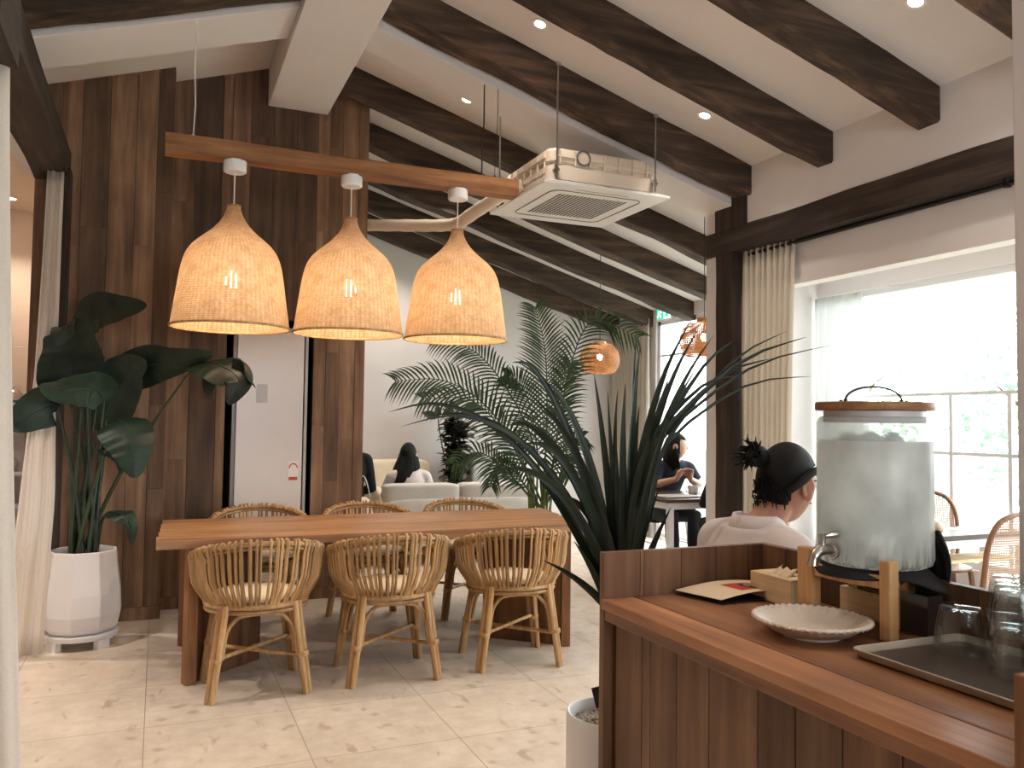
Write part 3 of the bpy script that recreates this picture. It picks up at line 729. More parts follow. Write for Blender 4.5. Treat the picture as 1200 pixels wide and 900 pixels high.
rings = [rrect(h, .06, z, 5) for h, z in bd]; m.loft(rings)
for s in (-1, 1):
    for k in range(7):
        x = -.33+.11*k
        for (yy, vert) in ((s*.408, 0), (s*.408, 1)):
            if vert: m.box(s*.406-.006, s*.406+.006, x-.004, x+.004, .06, .25)
            else: m.box(x-.004, x+.004, yy-.006, yy+.006, .15, .25)
    m.box(-.35, .35, s*.41-.005, s*.41+.005, .20, .206); m.box(s*.41-.005, s*.41+.005, -.35, .35, .10, .106); m.box(s*.41-.005, s*.41+.005, -.35, .35, .20, .206)
m.build('body', M['acbody'], t, smooth=35)
m = MB(); m.tube([(-.16+.048*math.cos(2*PI*i/28), -.413, .21+.048*math.sin(2*PI*i/28)) for i in range(28)], .006, 6, closed=True); m.build('knockout_ring', M['acgrille'], t)
m = MB(); m.prism(rrect(.04, .039, 0)[:], 0, .008, M=Matrix.Translation((-.16, -.405, .21)) @ Matrix.Rotation(PI/2, 4, 'X')); m.build('knockout', M['acbody'], t)
for (x, y) in ((-.365, -.43), (.385, -.43), (-.43, .40), (.385, .43)):
    m = MB(); zt = zr(2.70+x)-2.92; m.tube([(x, y, .05), (x, y, zt)], .006, 6); m.tube([(x, y, zt-.02), (x, y, zt)], .02, 10); m.box(x-.018, x+.018, y-.01, y+.03*(1 if y < 0 else -1), .10, .112); m.tube([(x, y, .085), (x, y, .135)], .013, 6)
    m.build('hanger_rod', M['steel'], t, smooth=40)
pts = spline([(1.50, 6.62, 2.965), (1.67, 6.38, 2.93), (1.84, 6.14, 2.895), (1.965, 5.95, 2.87), (2.02, 5.80, 2.86), (2.06, 5.60, 2.89), (2.12, 5.40, 2.935), (2.20, 5.26, 2.985), (2.28, 5.2, 3.02)], 5)
m = MB(); m.tube(pts, [.047+.002*math.sin(i*1.9) for i in range(len(pts))], 12); tag(m.build('duct_pipe', M['acbody'], None, smooth=60), 'white wrapped pipe running from the plank wall to the air conditioner', 'pipe')

# ================================================================== refrigerator in its niche
t = thing('refrigerator', 'tall white refrigerator standing in the black-edged niche of the plank wall', 'refrigerator', (.775, 6.9, 0))
m = MB((.775, 6.9, 0)); m.box(.505, 1.055, 6.53, 7.12, .02, 2.08); m.build('body', M['fridgetrim'], t, bevel=.004)
m = MB((.775, 6.9, 0)); m.box(.532, 1.02, 6.478, 6.527, .12, 2.045); d = m.build('door', M['fridge'], t, bevel=.004)
m = MB((.775, 6.9, 0)); m.box(1.028, 1.05, 6.47, 6.527, .12, 2.05); m.build('handle', M['fridgetrim'], d, bevel=.003)
m = MB((.775, 6.9, 0)); m.box(.675, .755, 6.4755, 6.4785, 1.50, 1.64); m.build('display_panel', M['greypanel'], d)
m = MB((.775, 6.9, 0)); m.box(.92, .995, 6.4762, 6.4782, .915, 1.06); s = m.build('energy_label', plain('label_white', srgb(228, 222, 218), .5, var=.01), d)
m = MB((.775, 6.9, 0)); m.box(.925, .99, 6.475, 6.4775, .917, .94); m.build('label_bar', M['red'], d)
m = MB((.775, 6.9, 0))
for i in range(10):
    a0, a1 = PI*i/10, PI*(i+1)/10; c = Vector((.9575, 6.4752, 1.005)); q = lambda a, r_: c+Vector((r_*math.cos(a), 0, r_*math.sin(a)*1.2)); m.quad(q(a0, .026), q(a0, .034), q(a1, .034), q(a1, .026))
m.build('label_arch', M['red'], d)
# ================================================================== counter
t = thing('counter', 'dark reclaimed-wood service counter with raised plank back', 'counter', (1.28, 1.3, 0)); o = t.location
m = MB(o)
for (a, b, tn_) in ((1.02, 1.115, 1.1), (1.117, 1.30, .82), (1.302, 1.52, .72)): m.box(a, b, .743, 1.815, .925 if a < 1.1 else .92, .95, tn_)
m.build('countertop', M['ctop'], t, bevel=.004)
m = MB(o); m.box(1.028, 1.05, .743, 1.81, .898, .9245, .8); m.build('top_edge_strip', M['ctop'], t, bevel=.002)
m = MB(o); r = random.Random(3); y = 1.795; ws = [.12, .035, .105, .115, .15, .10, .11, .12, .13, .14]
for w in ws:
    if y < .72: break
    y2 = max(y-w, .72); m.box(1.052, 1.075, y2+.0015, y-.0015, 0, .897, r.uniform(.55, 1.05)); y = y2
m.build('front_panel', M['darkplank'], t)
m = MB(o); x = 1.03
for w in (.105, .012, .112, .11, .105, .07):
    m.box(x+.001, min(x+w, 1.525)-.001, 1.818, 1.84, 0, 1.062, r.uniform(.5, .95)*(1.35 if w < .03 else 1)); x += w
m.build('end_panel', M['darkplank'], t)
m = MB(o); y = 1.84
while y > .72:
    w = r.uniform(.08, .13); y2 = max(y-w, .72); m.box(1.522, 1.545, y2+.001, y-.001, 0, 1.062, r.uniform(.4, .75)); y = y2
m.build('back_panel', M['darkplank'], t)
m = MB(o); m.box(1.025, 1.545, .715, .7425, 0, 1.07, 1.1); m.build('side_board', M['legwood'], t, bevel=.003)

Zc = .9505
# scalloped plate
t = thing('plate', 'cream ceramic plate with a scalloped beaded rim on the counter', 'plate', (1.264, 1.358, Zc))
def scal(r_, z, a): return r_*(1+(.06*max(0, (r_-.085)/.03))*(abs(math.sin(a*18))-.5))
m = MB(); m.lathe([(.002, .006), (.06, .006), (.082, .010), (.1, .024), (.112, .030), (.1155, .034), (.112, .0365), (.098, .028), (.08, .016), (.06, .0125), (.002, .012)], 204, fn=scal)
m.build('dish', M['plate'], t, smooth=60); m = MB(); m.tube([((.1135+.0022*math.cos(i*PI))*math.cos(2*PI*i/92), (.1135+.0022*math.cos(i*PI))*math.sin(2*PI*i/92), .0345) for i in range(92)], [.0058 if i % 2 == 0 else .0026 for i in range(92)], 8, closed=True); m.build('beaded_rim', M['plate'], t, smooth=180); m = MB(); m.lathe([(.055, .0), (.06, .0), (.06, .008), (.055, .008)], 48); m.build('foot_ring', M['plate'], t, smooth=50)

# folded menu
t = thing('menu', 'folded cream paper menu with a red printed picture lying on the counter', 'menu', (1.40, 1.75, Zc))
def fl(p): return Vector(p)
A, B, C_, D_ = Vector((1.225, 1.795, 0)), Vector((1.262, 1.655, 0)), Vector((1.50, 1.655, 0)), Vector((1.50, 1.795, 0))
def sheet(mb, lift0, lift1, th=.0012):
    n = 14; rings = []
    for i in range(n+1):
        u = i/n; z = Zc+.002+lift0+(lift1-lift0)*u+.012*math.sin(u*PI)*(1 if lift1 > .01 else .2)
        p, q = A.lerp(D_, u), B.lerp(C_, u); rings.append([p+Vector((0, 0, z)), q+Vector((0, 0, z-.002*u)), q+Vector((0, 0, z-.002*u+th)), p+Vector((0, 0, z+th))])
    mb.loft(rings)
m = MB(t.location); sheet(m, .0, .004); m.build('inner_page', M['pagedark'], t, smooth=40)
m = MB(t.location); sheet(m, .009, .014); m.build('cover', M['paper'], t, smooth=40)
m = MB(t.location)
def onmenu(u, v, dz): 
    p = A.lerp(D_, u).lerp(B.lerp(C_, u), v); return p+Vector((0, 0, Zc+.002+.009+.005*u+.012*math.sin(u*PI)-.002*u*v+.0014+dz))
for i in range(10):
    for j in range(4):
        a = lambda i, j: onmenu(.36+.34*i/10, .30+.52*j/4, .0004); m.quad(a(i, j), a(i, j+1), a(i+1, j+1), a(i+1, j))
m.build('red_picture', M['red'], t)
m = MB(t.location); m.loft([[onmenu(.575+q*.085*math.cos(k*PI/12), .56+q*.19*math.sin(k*PI/12), .0009) for k in range(24)] for q in (1, .75, .5, .25, .02)], caps=False); m.build('dark_emblem', M['pagedark'], t)
m = MB(t.location); pr = [onmenu(.575+.035*math.cos(k), .56+.10*math.sin(k), .0016) for k in [2.2+.3*i for i in range(14)]]; m.tube(pr, .0012, 5); m.build('emblem_mark', M['paper'], t)

# pale wooden boxes
def wbox(name, lab, x0, x1, y0, y1, h, tissue, mat=M['paleX']):
    c = ((x0+x1)/2, (y0+y1)/2, Zc); t = thing(name, lab, 'box', c); m = MB(c); th = .009
    m.box(x0, x0+th, y0, y1, Zc+.001, Zc+h); m.box(x1-th, x1, y0, y1, Zc+.001, Zc+h); m.box(x0+th, x1-th, y0, y0+th, Zc+.001, Zc+h, .7); m.box(x0+th, x1-th, y1-th, y1, Zc+.001, Zc+h); m.box(x0+th, x1-th, y0+th, y1-th, Zc+.001, Zc+.01)
    m.build('sides', mat, t, bevel=.0015)
    m = MB(c); cx, cy = c[0], c[1]
    m.box(x0+th, x1-th, y0+th, cy-.035, Zc+h-.008, Zc+h-.001); m.box(x0+th, x1-th, cy+.035, y1-th, Zc+h-.008, Zc+h-.001); m.box(x0+th, cx-.02, cy-.035, cy+.035, Zc+h-.008, Zc+h-.001); m.box(cx+.02, x1-th, cy-.035, cy+.035, Zc+h-.008, Zc+h-.001)
    m.build('top', mat, t)
    if tissue:
        m = MB(c); rings = []
        for k in range(5):
            v = k/4; rings.append([Vector((cx-.018+.036*v+.008*math.sin(u*2.2+v*3), cy-.03+.06*u/8, Zc+h-.01+v*.022+.006*math.sin(u*1.7+v))) for u in range(9)])
        m.loft(rings, closed=False); m.build('tissue', M['paper'], t, smooth=180, solid=.0008)
wbox('tissue_box', 'pale wooden tissue box with tissue between the menu and the water dispenser', 1.395, 1.475, 1.565, 1.712, .066, True)
wbox('wooden_box', 'pale wooden box standing behind the dispenser stand against the back panel', 1.482, 1.518, 1.38, 1.50, .062, False)
t = thing('acrylic_holder', 'dark see-through acrylic holder behind the right leg of the dispenser stand', 'holder', (1.495, 1.285, Zc))
m = MB(); M['acry'] = plain('smoked_acrylic', srgb(70, 62, 60), .15, var=.05)
m.box(-.022, .022, -.035, .035, .0005, .004); m.box(-.022, -.019, -.035, .035, .004, .085); m.box(.019, .022, -.035, .035, .004, .085); m.box(-.019, .019, .032, .035, .004, .085); m.box(-.019, .019, -.035, -.032, .004, .085); m.build('case', M['acry'], t, bevel=.001)

# dispenser stand
JX, JY, ZB = 1.452, 1.368, 1.083
t = thing('dispenser_stand', 'low wooden four-legged stand carrying the water dispenser', 'stand', (JX, JY, Zc))
legs = [(1.378, 1.262), (1.360, 1.468), (1.488, 1.318), (1.503, 1.47)]
for k, (x, y) in enumerate(legs):
    m = MB((JX, JY, Zc)); w = .014 if k != 1 else .024
    m.box(x-.013, x+.013, y-w, y+w, Zc, 1.112 if k < 2 else ZB+.012); m.build('leg', M['standwood'], t, bevel=.003)
m = MB((JX, JY, Zc))
for i, j in ((0, 3), (1, 2)):
    a, b = Vector(legs[i]+(0,)), Vector(legs[j]+(0,)); n = (b-a).normalized().orthogonal(); n = Vector((-(b-a).y, (b-a).x, 0)).normalized()*.011; e = (b-a).normalized()*.01
    m.prism([a+e-n, b-e-n, b-e+n, a+e+n], ZB-.03-.001*i, ZB-.002-.001*i)
for i, j in ((0, 1),):
    a, b = Vector(legs[i]+(0,)), Vector(legs[j]+(0,)); n = Vector((-(b-a).y, (b-a).x, 0)).normalized()*.009; e = (b-a).normalized()*.015
    c1 = [a+e, a.lerp(b, .5)+n*1.2, b-e]
    for (p, q) in zip(c1, c1[1:]): m.prism([p-n, q-n, q+n, p+n], ZB-.03, ZB-.003)
a, b = Vector(legs[0]+(0,)), Vector(legs[2]+(0,)); m.prism([a+Vector((.012, -.009, 0)), b+Vector((-.012, -.009, 0)), b+Vector((-.012, .009, 0)), a+Vector((.012, .009, 0))], ZB-.03, ZB-.004)
m.build('crossbar', M['standwood'], t, bevel=.002)

# water dispenser
JR = .1185
t = thing('water_dispenser', 'tall misted glass water dispenser with wooden lid and steel tap on a stand', 'dispenser', (JX, JY, ZB+.004))
m = MB(); m.lathe([(.004, 0), (JR-.016, 0), (JR-.004, .006), (JR, .018), (JR, .306), (JR-.004, .316), (JR-.012, .32)], 72)
m.build('jar', M['frost'], t, smooth=50)
def wv(r_, z, a): return r_
m = MB(); m.lathe([(.004, .03), (JR-.008, .03), (JR-.008, .255), (JR-.01, .26), (.004, .261)], 56); w = m.build('iced_water', M['water'], t, smooth=50)
m = MB(); r = random.Random(8)
for k in range(16):
    a, q = r.uniform(0, 6.28), JR*.8*math.sqrt(r.random()); mt = Matrix.Rotation(r.uniform(0, 3), 4, 'X') @ Matrix.Rotation(r.uniform(0, 3), 4, 'Z'); s = r.uniform(.011, .018)
    m.box(-s, s, -s, s, -s, s, M=Matrix.Translation((q*math.cos(a), q*math.sin(a), .264)) @ mt)
i = m.build('ice', M['water'], w, bevel=.004); i['kind'] = 'stuff'
m = MB(); m.lathe([(.004, .306), (JR-.014, .306), (JR-.014, .332), (.004, .332)], 56); sl = m.build('lid_seal', M['greypanel'], t, smooth=40)
m = MB(); m.lathe([(.004, .333), (JR+.002, .333), (JR+.004, .336), (JR+.004, .348), (JR+.002, .351), (.004, .351)], 72); l = m.build('lid', M['lid'], t, smooth=40)
hd = Vector((.92, -.392, 0))
m = MB(); m.tube([hd*(.062*math.cos(PI*i/24))+Vector((0, 0, .356+.030*math.sin(PI*i/24))) for i in range(25)], .0024, 6)
for s in (-1, 1): m.tube([hd*s*.062+Vector((0, 0, .350)), hd*s*.062+Vector((0, 0, .358))], .004, 8); m.tube([hd*s*.072+Vector((0, 0, .350)), hd*s*.072+Vector((0, 0, .356))], .0035, 8)
m.build('handle', M['wire'], l, smooth=60)
# tap, pointing to the left front
td = (RV*-.93+FV*-.40).normalized(); ts = Vector((-td.y, td.x, 0)); b0 = td*JR+Vector((0, 0, .034))
m = MB(); m.tube([b0-td*.006, b0+td*.004], [.018, .018], 20); m.tube([b0+td*.004, b0+td*.008], [.015, .012], 20)
P = spline([b0+td*.006, b0+td*.022+Vector((0, 0, .003)), b0+td*.040, b0+td*.052+Vector((0, 0, -.012)), b0+td*.056+Vector((0, 0, -.026))], 5)
m.tube(P, [.0105]*6+[.012]*5+[.0115]*5+[.010]*5, 16); m.tube([b0+td*.056+Vector((0, 0, -.024)), b0+td*.057+Vector((0, 0, -.030))], [.0115, .0115], 16)
tp = m.build('tap', M['steel'], t, smooth=50)
m = MB(); c0 = b0+td*.030; m.tube([c0+Vector((0, 0, .008)), c0+Vector((0, 0, .022)), c0+Vector((0, 0, .036))], [.0075, .007, .009], 14)
lv = (-td*.55+RV*.75).normalized(); m.tube([c0+Vector((0, 0, .031)), c0+lv*.02+Vector((0, 0, .033)), c0+lv*.046+Vector((0, 0, .036))], [.005, .0075, .0065], 10, rnd_ends=True); m.build('tap_lever', M['steel'], tp, smooth=60)

# black cloth under the jar, drooping over the stand
t0 = thing('black_cloth', 'black cloth draped under the glass dispenser and hanging at its right side', 'cloth', (JX, JY, ZB))
m = MB(); rings = []; na, nr = 120, 14
for j in range(nr+1):
    ring = []
    for i in range(na):
        a = 2*PI*i/na; d = Vector((math.cos(a), math.sin(a), 0)); rt = d.dot(RV); bk = d.dot(FV)
        reach = .130+.035*max(0, rt)**2+.005*math.sin(a*4+1)
        q = reach*j/nr; over = max(0, q-.10); lift = .0
        z = .0018-over*.4*(1.3+max(0, rt)*1.0)
        rise = max(0, rt-.25)*1.0
        if q > JR-.001 and rt > .35: z += 0
        z += .003*math.sin(a*6+.5)*max(0, (q-.10)/.05)
        ring.append(d*q+Vector((0, 0, z)))
    rings.append(ring)
m.loft(rings, caps=False); m.build('cloth', M['blackcloth'], t0, smooth=180, solid=.002)
# the corner that hangs on the right and the part bunched behind
m = MB(); rings = []; nn = 16
for j in range(13):
    v = j/12; ring = []
    for i in range(nn+1):
        u = i/nn; ang = -.62+1.25*u; d = (RV*math.cos(ang)+FV*math.sin(ang)).normalized()
        q = JR+.004+.012*math.sin(v*PI)+.028*v*(1-abs(u-.45))+.005*math.sin(u*19+v*2); z = .085*(1-.25*u)*(1-v)+v*(-.075+.07*abs(u-.30)*2)+.0
        ring.append(d*q+Vector((0, 0, z)))
    rings.append(ring)
m.loft(rings, closed=False); m.build('cloth_corner', M['blackcloth'], t0, smooth=180, solid=.003)

# tray and tumblers
t = thing('tray', 'flat brown serving tray with a pale raised rim at the end of the counter', 'tray', (1.365, .975, Zc)); TX0, TX1, TY0, TY1 = 1.215, 1.512, .735, 1.205
m = MB(); hx, hy = (TX1-TX0)/2, (TY1-TY0)/2
def rr2(ax, ay, z, r=.02, n=5): return [Vector((cx*(ax-r)+r*math.cos(a0+PI/2*i/n), cy*(ay-r)+r*math.sin(a0+PI/2*i/n), z)) for (cx, cy, a0) in ((1, 1, 0), (-1, 1, PI/2), (-1, -1, PI), (1, -1, 3*PI/2)) for i in range(n+1)]
m.loft([rr2(hx-.012, hy-.012, .0008), rr2(hx-.006, hy-.006, .004), rr2(hx, hy, .017), rr2(hx-.003, hy-.003, .0185), rr2(hx-.007, hy-.007, .0165), rr2(hx-.012, hy-.012, .0065)], caps=False); m.build('rim', M['trayrim'], t, smooth=50)
m = MB(); m.loft([rr2(hx-.0125, hy-.0125, .003), rr2(hx-.0125, hy-.0125, .0062)]); m.build('surface', M['tray'], t)
def tumbler_mb():
    m = MB(); prof = [(.0465, 0), (.0475, .002), (.0465, .02), (.0435, .05), (.0395, .074), (.037, .084), (.033, .088), (.004, .0885), (.004, .080), (.030, .0795), (.0345, .074), (.0385, .05), (.0435, .012), (.0455, .001)]
    def fac(r_, z, a): return r_*(1+(.012*math.cos(a*12) if .02 < z < .085 and r_ > .03 else 0))
    rings = [[Vector((fac(r_, z, 2*PI*i/60)*math.cos(2*PI*i/60), fac(r_, z, 2*PI*i/60)*math.sin(2*PI*i/60), z)) for i in range(60)] for r_, z in prof]; rings.append(rings[0])
    m.loft(rings, caps=False); return m
gl = tumbler_mb().build('tumbler', M['glass'], None, smooth=50); ZT = Zc+.0068
gs = [(1.425, 1.137, ZT, 'single clear tumbler upside down on the tray, nearest the dispenser'), (1.462, 1.053, ZT, 'clear tumbler upside down at the bottom of the stack behind the single one'), (1.463, 1.054, ZT+.066, 'clear tumbler on top of the stack behind the single tumbler'),
      (1.388, .990, ZT, 'clear tumbler upside down at the bottom of the stack at the picture edge'), (1.389, .991, ZT+.066, 'clear tumbler on top of the stack at the picture edge')]
for k, (x, y, z, lab) in enumerate(gs):
    g = gl if k == 0 else gl.copy()
    if k: col.objects.link(g)
    g.location = (x, y, z); g.rotation_euler = (0, 0, k*.4); tag(g, lab, 'glass', 'upturned tumblers on the tray')
# ================================================================== plants
def blade(mb, P, width, n=14, prof=None, side=None, fold=.25, wav=0, tone=1.0, seed=0):
    """a leaf blade along the spine P with a folded midrib"""
    pts = spline(P, max(2, n//(len(P)-1))); N = len(pts)-1; rings = []
    for i, p in enumerate(pts):
        u = i/N; t = (pts[min(i+1, N)]-pts[max(i-1, 0)]).normalized()
        s = side if side is not None else t.cross(Vector((0, 0, 1)))
        s = (s-t*s.dot(t)); s = s.normalized() if s.length > 1e-5 else t.orthogonal().normalized(); w = width*(prof(u) if prof else math.sin(PI*min(1, u*.97+.03)))
        nv = s.cross(t).normalized(); q = wav*(math.sin(u*13+seed)+.6*math.sin(u*41+seed*2))*w
        rings.append([p-s*w+nv*(fold*w+q), p-s*w*.5+nv*(fold*w*.35+q*.4), p, p+s*w*.5+nv*(fold*w*.35-q*.4), p+s*w+nv*(fold*w-q)])
    mb.loft(rings, closed=False, tone=tone)
# ---- big-leafed plant in the faceted white pot
BX, BY = -.395, 5.70
t = thing('bird_of_paradise_plant', 'tall plant with big paddle leaves in a faceted white pot beside the curtain', 'potted plant', (BX, BY, 0))
m = MB(); m.lathe([(.15, .088), (.185, .092), (.215, .12), (.232, .20), (.225, .32), (.205, .46), (.192, .57), (.178, .575), (.172, .55), (.165, .48)], 9, a0=.35); m.build('pot', M['whitepot'], t, bevel=.006)
m = MB(); m.lathe([(.004, .525), (.165, .53), (.16, .50)], 24); m.build('soil', M['soil'], t, smooth=60)
m = MB(); m.lathe([(.06, .055), (.205, .055), (.208, .06), (.208, .083), (.203, .087), (.06, .087)], 40)
for k in range(4):
    a = .75+k*PI/2; Mx = Matrix.Rotation(a, 4, 'Z'); m.box(.16, .20, -.04, .04, 0, .056, M=Mx)
m.build('plant_stand', M['whitepot'], t, smooth=40)
dB = 5.05
stems = MB(t.location)
base = lambda k: Vector((BX+.07*math.cos(k*2.4), BY+.06*math.sin(k*2.4), .53))
pd = lambda u: math.sin(PI*min(1, (u*.93+.05)**.75))**.75
wide = lambda u: math.sin(PI*min(1, (u*.93+.06)**.62))**.7
#  stem foot index, leaf spine pixels (base..tip), half width, depth offsets, side hint
LV = [([(82, 470, .05), (84, 440, 0), (86, 412, -.06), (76, 382, -.12), (64, 405, -.16)], .185, None, .9),
      ([(92, 452, .1), (98, 400, .08), (112, 368, .04), (142, 362, -.02), (172, 358, -.06)], .14, None, .85),
      ([(68, 478, .0), (60, 474, -.05), (42, 482, -.1), (22, 494, -.14), (8, 500, -.16)], .13, (.3, 0, 1), 1.15),
      ([(122, 470, .0), (112, 456, -.08), (90, 456, -.16), (66, 458, -.2), (46, 452, -.22)], .115, (.1, -.5, 1), 1.9),  # lit leaf, the light painted in as a brighter tone
      ([(116, 505, .12), (128, 470, .08), (142, 446, .03), (155, 430, 0), (172, 424, -.02)], .17, (.7, 0, -.7), 1.0),
      ([(128, 462, .14), (150, 440, .1), (176, 428, .05), (206, 424, 0), (248, 415, -.05)], .13, (0, -.5, 1), .8),
      ([(228, 428, .05), (244, 424, .0), (262, 430, -.05), (280, 446, -.08), (268, 474, -.1)], .14, (1, 0, .3), .5),
      ([(138, 492, -.02), (144, 498, -.1), (152, 516, -.16), (156, 538, -.19), (158, 560, -.2)], .15, (1, 0, .25), 1.15),
      ([(128, 600, .0), (136, 601, -.04), (146, 604, -.08), (154, 618, -.1), (154, 638, -.11)], .06, (1, 0, .3), 1.15),
      ([(96, 470, .2), (94, 440, .2), (96, 420, .18), (100, 440, .16), (104, 465, .15)], .15, (1, 0, 0), .5),  # inner leaf in shadow, shade painted in as a dark tone
      ([(120, 525, .05), (130, 528, 0), (138, 532, -.03), (142, 540, -.05), (140, 552, -.06)], .06, (1, 0, 0), .8)]
for k, (P, w, sd, tone) in enumerate(LV):
    pts = [at(px, py, dB+dd) for px, py, dd in P]; b = base(k); tip = pts[0]
    sp = spline([b, b.lerp(tip, .35)+Vector((0, 0, .10)), b.lerp(tip, .75)+Vector((0, 0, .05)), tip], 6)
    thin = k == 6
    stems.tube(sp, [(.014-.009*i/len(sp)) for i in range(len(sp))], 8, rnd.uniform(.7, 1.2))
    m = MB(t.location); sdv = Vector(sd) if sd else None
    if sdv is None: sdv = RV*.9+Vector((0, 0, .5)) if k == 0 else Vector((.2, -.3, -1))
    blade(m, pts, w, 40, wide if k not in (5,) else pd, sdv, .2, .05, tone, k)
    if k == 6:   # the torn lobes of the drooping leaf
        blade(m, [at(272, 428, dB-.05), at(288, 436, dB-.06), at(300, 455, dB-.09)], .06, 12, wide, Vector((.6, 0, -.8)), .2, .04, .5)
        blade(m, [at(255, 432, dB-.02), at(246, 446, dB-.05), at(243, 464, dB-.08)], .05, 12, wide, Vector((1, 0, 0)), .2, .04, .7)
    m.tube(spline(pts, 5), [.007-.005*i/(5*(len(pts)-1)) for i in range(5*(len(pts)-1)+1)], 6, tone*1.3)
    m.build('leaf', M['bird'], t, smooth=180)
for k in range(7):
    b = base(k+.5); a = k*1.9; stems.tube([b, b+Vector((.05*math.cos(a), .05*math.sin(a), .45)), b+Vector((.09*math.cos(a), .08*math.sin(a), .9))], [.017, .012, .006], 8, rnd.uniform(.6, 1.0))
stems.build('stem', M['birdstem'], t, smooth=60)

# ---- sword-leaf plant in the white cylinder pot beside the counter
FX, FY = 1.37, 2.36
t = thing('flax_plant', 'spiky plant with long dark sword leaves in a white round pebble-filled pot', 'potted plant', (FX, FY, 0))
m = MB(); m.lathe([(.004, 0), (.128, 0), (.138, .006), (.146, .03), (.146, .455), (.142, .461), (.136, .459), (.133, .45), (.132, .40)], 64); m.build('pot', M['whitepot'], t, smooth=40)
m = MB(); r = random.Random(4); m.lathe([(.004, .415), (.132, .415), (.132, .40), (.004, .40)], 32)
for k in range(520):
    a, q = r.uniform(0, 6.28), .126*math.sqrt(r.random()); s = r.uniform(.0045, .009); mt = Matrix.Rotation(r.uniform(0, 6), 4, 'Z')
    m.ball((q*math.cos(a), q*math.sin(a), .418+r.uniform(0, .006)), (s*1.3, s, s*.75), M=mt, nu=7, nv=5, tone=r.uniform(.6, 1.4))
pb = m.build('pebbles', M['pebble'], t, smooth=60); pb['kind'] = 'stuff'
m = MB(); P = [Vector((.02, 0, .41)), Vector((.035, .005, .55)), Vector((.045, .01, .70)), Vector((.05, .01, .80))]; m.tube(P, [.028, .026, .032, .03], 12, .8); m.build('stem', M['bark'], t, smooth=60)
FB = Vector((.05, .01, .74))
m = MB(); r = random.Random(12); dF = 2.66
sw = lambda u: (.55+.45*min(1, u*4))*(1-max(0, (u-.35)/.65)**1.6)*.97+.03
tips = [((455, 483), (600, 420), .014), ((500, 488), (630, 450), .015), ((470, 500), (640, 430), .012), ((560, 560), (660, 500), .018), ((640, 447), (690, 480), .02), ((600, 425), (650, 400), .017), ((585, 500), (655, 455), .02), ((628, 470), (690, 510), .02),
        ((655, 585), (690, 570), .018), ((612, 520), (680, 500), .02), ((696, 437), (712, 540), .016), ((712, 457), (716, 550), .012), ((724, 456), (715, 530), .012), ((733, 449), (725, 540), .017), ((750, 405), (736, 500), .018), ((747, 372), (738, 480), .008), ((749, 475), (740, 560), .017),
        ((808, 379), (744, 480), .017), ((818, 386), (750, 490), .017), ((836, 393), (752, 500), .016), ((862, 398), (790, 500), .018), ((945, 395), (810, 440), .017), ((922, 388), (800, 450), .012), ((972, 405), (840, 450), .011), ((951, 441), (850, 465), .011), ((870, 440), (800, 490), .014),
        ((905, 420), (800, 470), .015), ((820, 425), (752, 520), .016), ((785, 440), (750, 530), .018), ((790, 470), (752, 560), .018), ((690, 560), (705, 600), .02), ((770, 500), (750, 580), .02)]
for (tp, ctl, w) in tips:
    dd = r.uniform(-.16, .16); tip = at(tp[0], tp[1], dF+dd)-t.location; c = at(ctl[0], ctl[1], dF+dd*.4)-t.location
    b = FB+Vector((r.uniform(-.02, .02), r.uniform(-.02, .02), r.uniform(-.04, .05)))
    if r.random() < 0: continue
    P = bez(b, c, tip, 6)
    if tp[0] > 850:
        q = (tp[0]-800)/170; j = r.uniform(-16, 10)
        wp = [(742+j*.4, 650), (752+6*q+j, 585), (770+8*q+j, 520-6*r.random()), (tp[0]*.5+(788+j)*.5, tp[1]*.55+498*.45-14)]
        P = [b]+[at(x, y, dF+dd*(.2+.2*i))-t.location for i, (x, y) in enumerate(wp)]+[tip]
    sd = RV*r.uniform(.5, 1)+FV*r.uniform(-.6, .6)+Vector((0, 0, r.uniform(-.2, .2)))
    w *= .82
    dirv = (tip-b).normalized(); sd = dirv.cross(FV*-1+RV*r.uniform(-.5, .5)).normalized()
    blade(m, P, w, 18, sw, sd, .35, 0, r.uniform(.6, 1.35))
for k in range(20):
    u = r.uniform(-1, .5); ang = u*.55; L = r.uniform(.35, .6); dv = (RV*math.sin(ang)+Vector((0, 0, math.cos(ang)))+FV*r.uniform(-.35, .35)).normalized()
    b = FB+Vector((r.uniform(-.02, .02), r.uniform(-.02, .02), r.uniform(-.05, .04))); tip = b+dv*L+RV*(.12*u*abs(u))-Vector((0, 0, .06*abs(u)))
    sd = dv.cross(FV*-1+RV*r.uniform(-.6, .6)).normalized(); blade(m, bez(b, b+dv*L*.55, tip, 6), r.uniform(.012, .017), 18, sw, sd, .35, 0, r.uniform(.5, 1.2))
m.build('foliage', M['flax'], t, smooth=180)
# slate plant marker stuck in the pebbles
t = thing('plant_marker', 'small blank black slate marker on a stick in the pebbles of the white pot', 'marker', (FX-.055, FY-.05, .425))
m = MB(); m.tube([(0, 0, -.02), (0, 0, .13)], .0035, 8); m.build('stick', M['black'], t, smooth=60)
m = MB(); Mx = Matrix.Translation((0, 0, .105)) @ Matrix.Rotation(-.35, 4, 'Z') @ Matrix.Rotation(-.25, 4, 'Y'); m.box(-.036, .036, -.006, -.003, -.032, .034, M=Mx); m.build('plate', plain('slate', srgb(46, 42, 40), .6), t, bevel=.001)
m = MB(); m.box(-.006, .003, -.008, -.001, .03, .042, M=Mx); m.build('clip', M['black'], t, bevel=.001)

